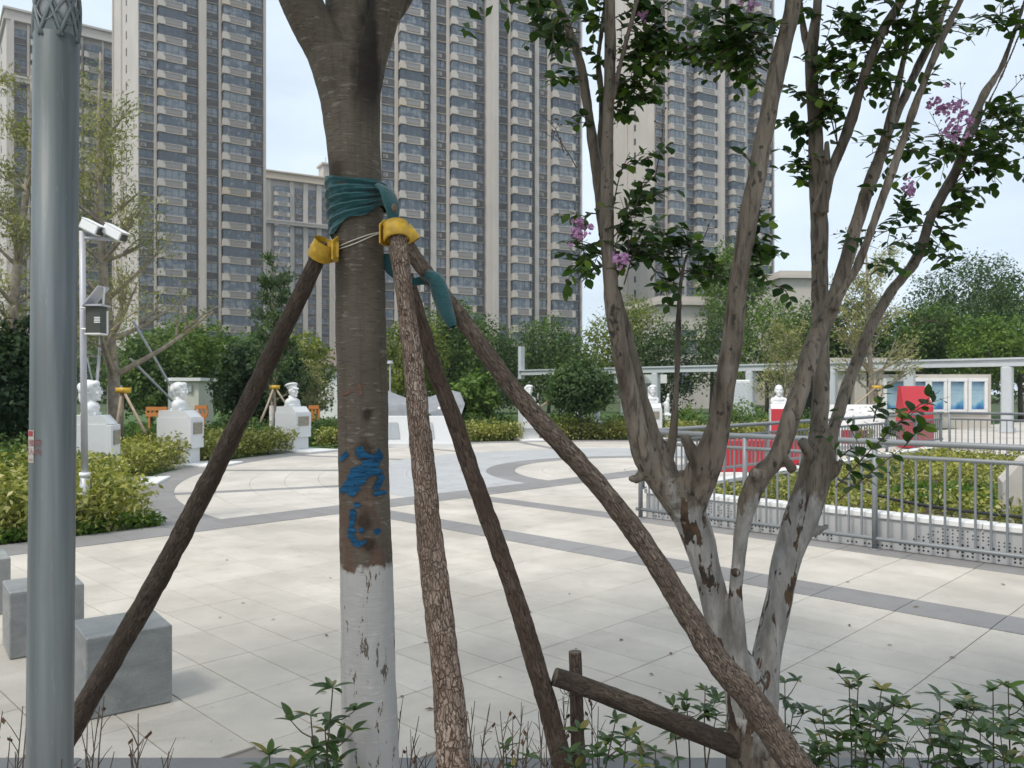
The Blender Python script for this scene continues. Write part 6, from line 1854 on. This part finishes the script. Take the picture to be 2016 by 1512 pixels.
shrub("broad shrub filling the bottom corner, tallest of the strip", [(1860,1620,1850,1360,2.5,4,7),(1900,1620,1905,1375,2.45,4,7),(1950,1620,1955,1350,2.5,4,7),(1990,1620,1985,1345,2.55,4,7),(2030,1620,2015,1370,2.5,4,7),(1920,1640,1930,1430,2.35,4,7),(1880,1640,1870,1440,2.35,4,7),(1980,1640,1970,1440,2.35,4,7),(1850,1640,1830,1420,2.4,3,6),(2040,1640,2030,1450,2.4,4,7),(1950,1660,1945,1490,2.3,3,6)])
def dry(label, stems_):
    t = thing("dry_twigs", label, "dry shrub", P(stems_[0][0], 1600, stems_[0][4]), 0, "leafless shrubs in the planting strip")
    b = MB(); lv = MB()
    for (u0, v0, u1, v1, Y) in stems_:
        a, c = P(u0, v0, Y), P(u1, v1, Y); a.z = min(a.z, .15)
        d = c - a
        pts, rd = smooth_path([(a, .0032), (a + d*.55 + Vector((rgs.uniform(-.03,.03), rgs.uniform(-.03,.03), 0)), .0024), (c, .0012)], .03)
        b.tube(pts, rd, 5, cap=False)
        for i in range(5):
            f = .45 + .5*rgs.random(); p = pts[int(f*(len(pts)-1))]
            e = p + (d.normalized()*.7 + Vector((rgs.uniform(-.9,.9), rgs.uniform(-.6,.6), rgs.uniform(-.1,.7)))).normalized()*rgs.uniform(.03, .10)
            b.tube([p, (p+e)/2 + Vector((0,0,.004)), e], [.0015, .0012, .0007], 4, cap=False)
            if rgs.random() < .25:
                q = e; s = Vector((rgs.uniform(-.01,.01), rgs.uniform(-.01,.01), -.018)); w = Vector((.006, .003, 0))
                lv.face([q, q + s*.5 + w, q + s, q + s*.5 - w])
    b.build("stems", M['twig'], t, True)
    if lv.f: lv.build("withered_leaves", plain("withered_leaf", (0.13, 0.065, 0.03), .8, var=.3), t)
dry("brown leafless twigs left of the lamp post", [(20,1600,5,1400,2.3),(30,1600,45,1390,2.3),(40,1620,52,1420,2.25),(10,1600,20,1450,2.3),(60,1620,30,1480,2.2),(0,1600,-10,1420,2.3)])
dry("brown leafless twigs between lamp post and the granite seat", [(170,1600,172,1420,2.3),(190,1600,196,1390,2.3),(200,1600,205,1370,2.35),(180,1620,160,1440,2.3),(240,1600,272,1405,2.4),(250,1620,256,1470,2.3),(320,1620,318,1490,2.3),(345,1620,332,1480,2.3),(215,1620,225,1480,2.25),(120,1640,122,1495,1.8),(265,1640,275,1480,2.3)])
dry("brown leafless twigs between trunk and rear stake", [(800,1600,788,1400,2.5),(815,1600,825,1410,2.5),(930,1600,935,1380,2.5),(950,1600,965,1385,2.5),(985,1600,975,1430,2.45),(1010,1600,1040,1420,2.5),(1040,1620,1060,1400,2.5),(1060,1620,1030,1450,2.45),(960,1620,1000,1460,2.4),(860,1640,840,1480,2.4),(1000,1640,950,1470,2.4),(1080,1620,1100,1440,2.5),(940,1620,920,1400,2.5),(900,1620,925,1440,2.4),(920,1640,955,1430,2.45),(970,1620,985,1400,2.5),(1020,1640,1010,1410,2.5),(1050,1640,1075,1430,2.45),(1090,1640,1060,1470,2.4),(990,1640,1030,1390,2.5),(830,1640,812,1450,2.4),(790,1640,800,1470,2.4)])
dry("thin bare twigs around the short post", [(1120,1600,1110,1370,2.8),(1125,1600,1122,1360,2.8),(1170,1600,1165,1380,2.8),(1180,1620,1178,1390,2.8)])
dry("thin bare twigs under the bushy shrubs", [(1620,1620,1592,1455,2.6),(1800,1620,1830,1420,2.6),(1810,1620,1800,1460,2.6),(1780,1620,1790,1450,2.55),(1860,1620,1880,1440,2.6)])
shrub("single bronze tipped sprout among the dry twigs", [(985,1620,995,1462,2.4,1,6),(1000,1640,1010,1500,2.35,1,4)], sc=.7)
# fallen leaves and stains on the paving
fl = MB()
for i in range(46):
    u, v = rgs.uniform(300, 2000), rgs.uniform(1090, 1480)
    p = G(u, v, .006); a = rgs.uniform(0, 6.28); L = rgs.uniform(.012, .03)
    d = Vector((math.cos(a), math.sin(a), 0)); s = Vector((-d.y, d.x, 0))
    fl.face([p - d*L, p + s*L*.35 + Vector((0,0,.006)), p + d*L, p - s*L*.35 + Vector((0,0,.002))])
tag(fl.build("fallen_leaves", plain("fallen_leaf", (0.12, 0.08, 0.045), .8, var=.3)), "few small withered leaves scattered on the paving", "fallen leaves", kind='stuff')

# ------------------------------------------------------------------ thin summer haze
hz = MB(); hz.span(-290, 290, -60, 310, -1.1, 112)
hm = bpy.data.materials.new("haze_air"); hm.use_nodes = True
ht = hm.node_tree; ht.nodes.remove(ht.nodes["Principled BSDF"])
hv = ht.nodes.new("ShaderNodeVolumePrincipled")
hv.inputs["Color"].default_value = (.90, .94, 1.0, 1); hv.inputs["Density"].default_value = .00035; hv.inputs["Anisotropy"].default_value = .2
ht.links.new(hv.outputs[0], ht.nodes["Material Output"].inputs["Volume"])
tag(hz.build("haze", hm), "thin pale summer haze over the whole park", "haze", kind='stuff')
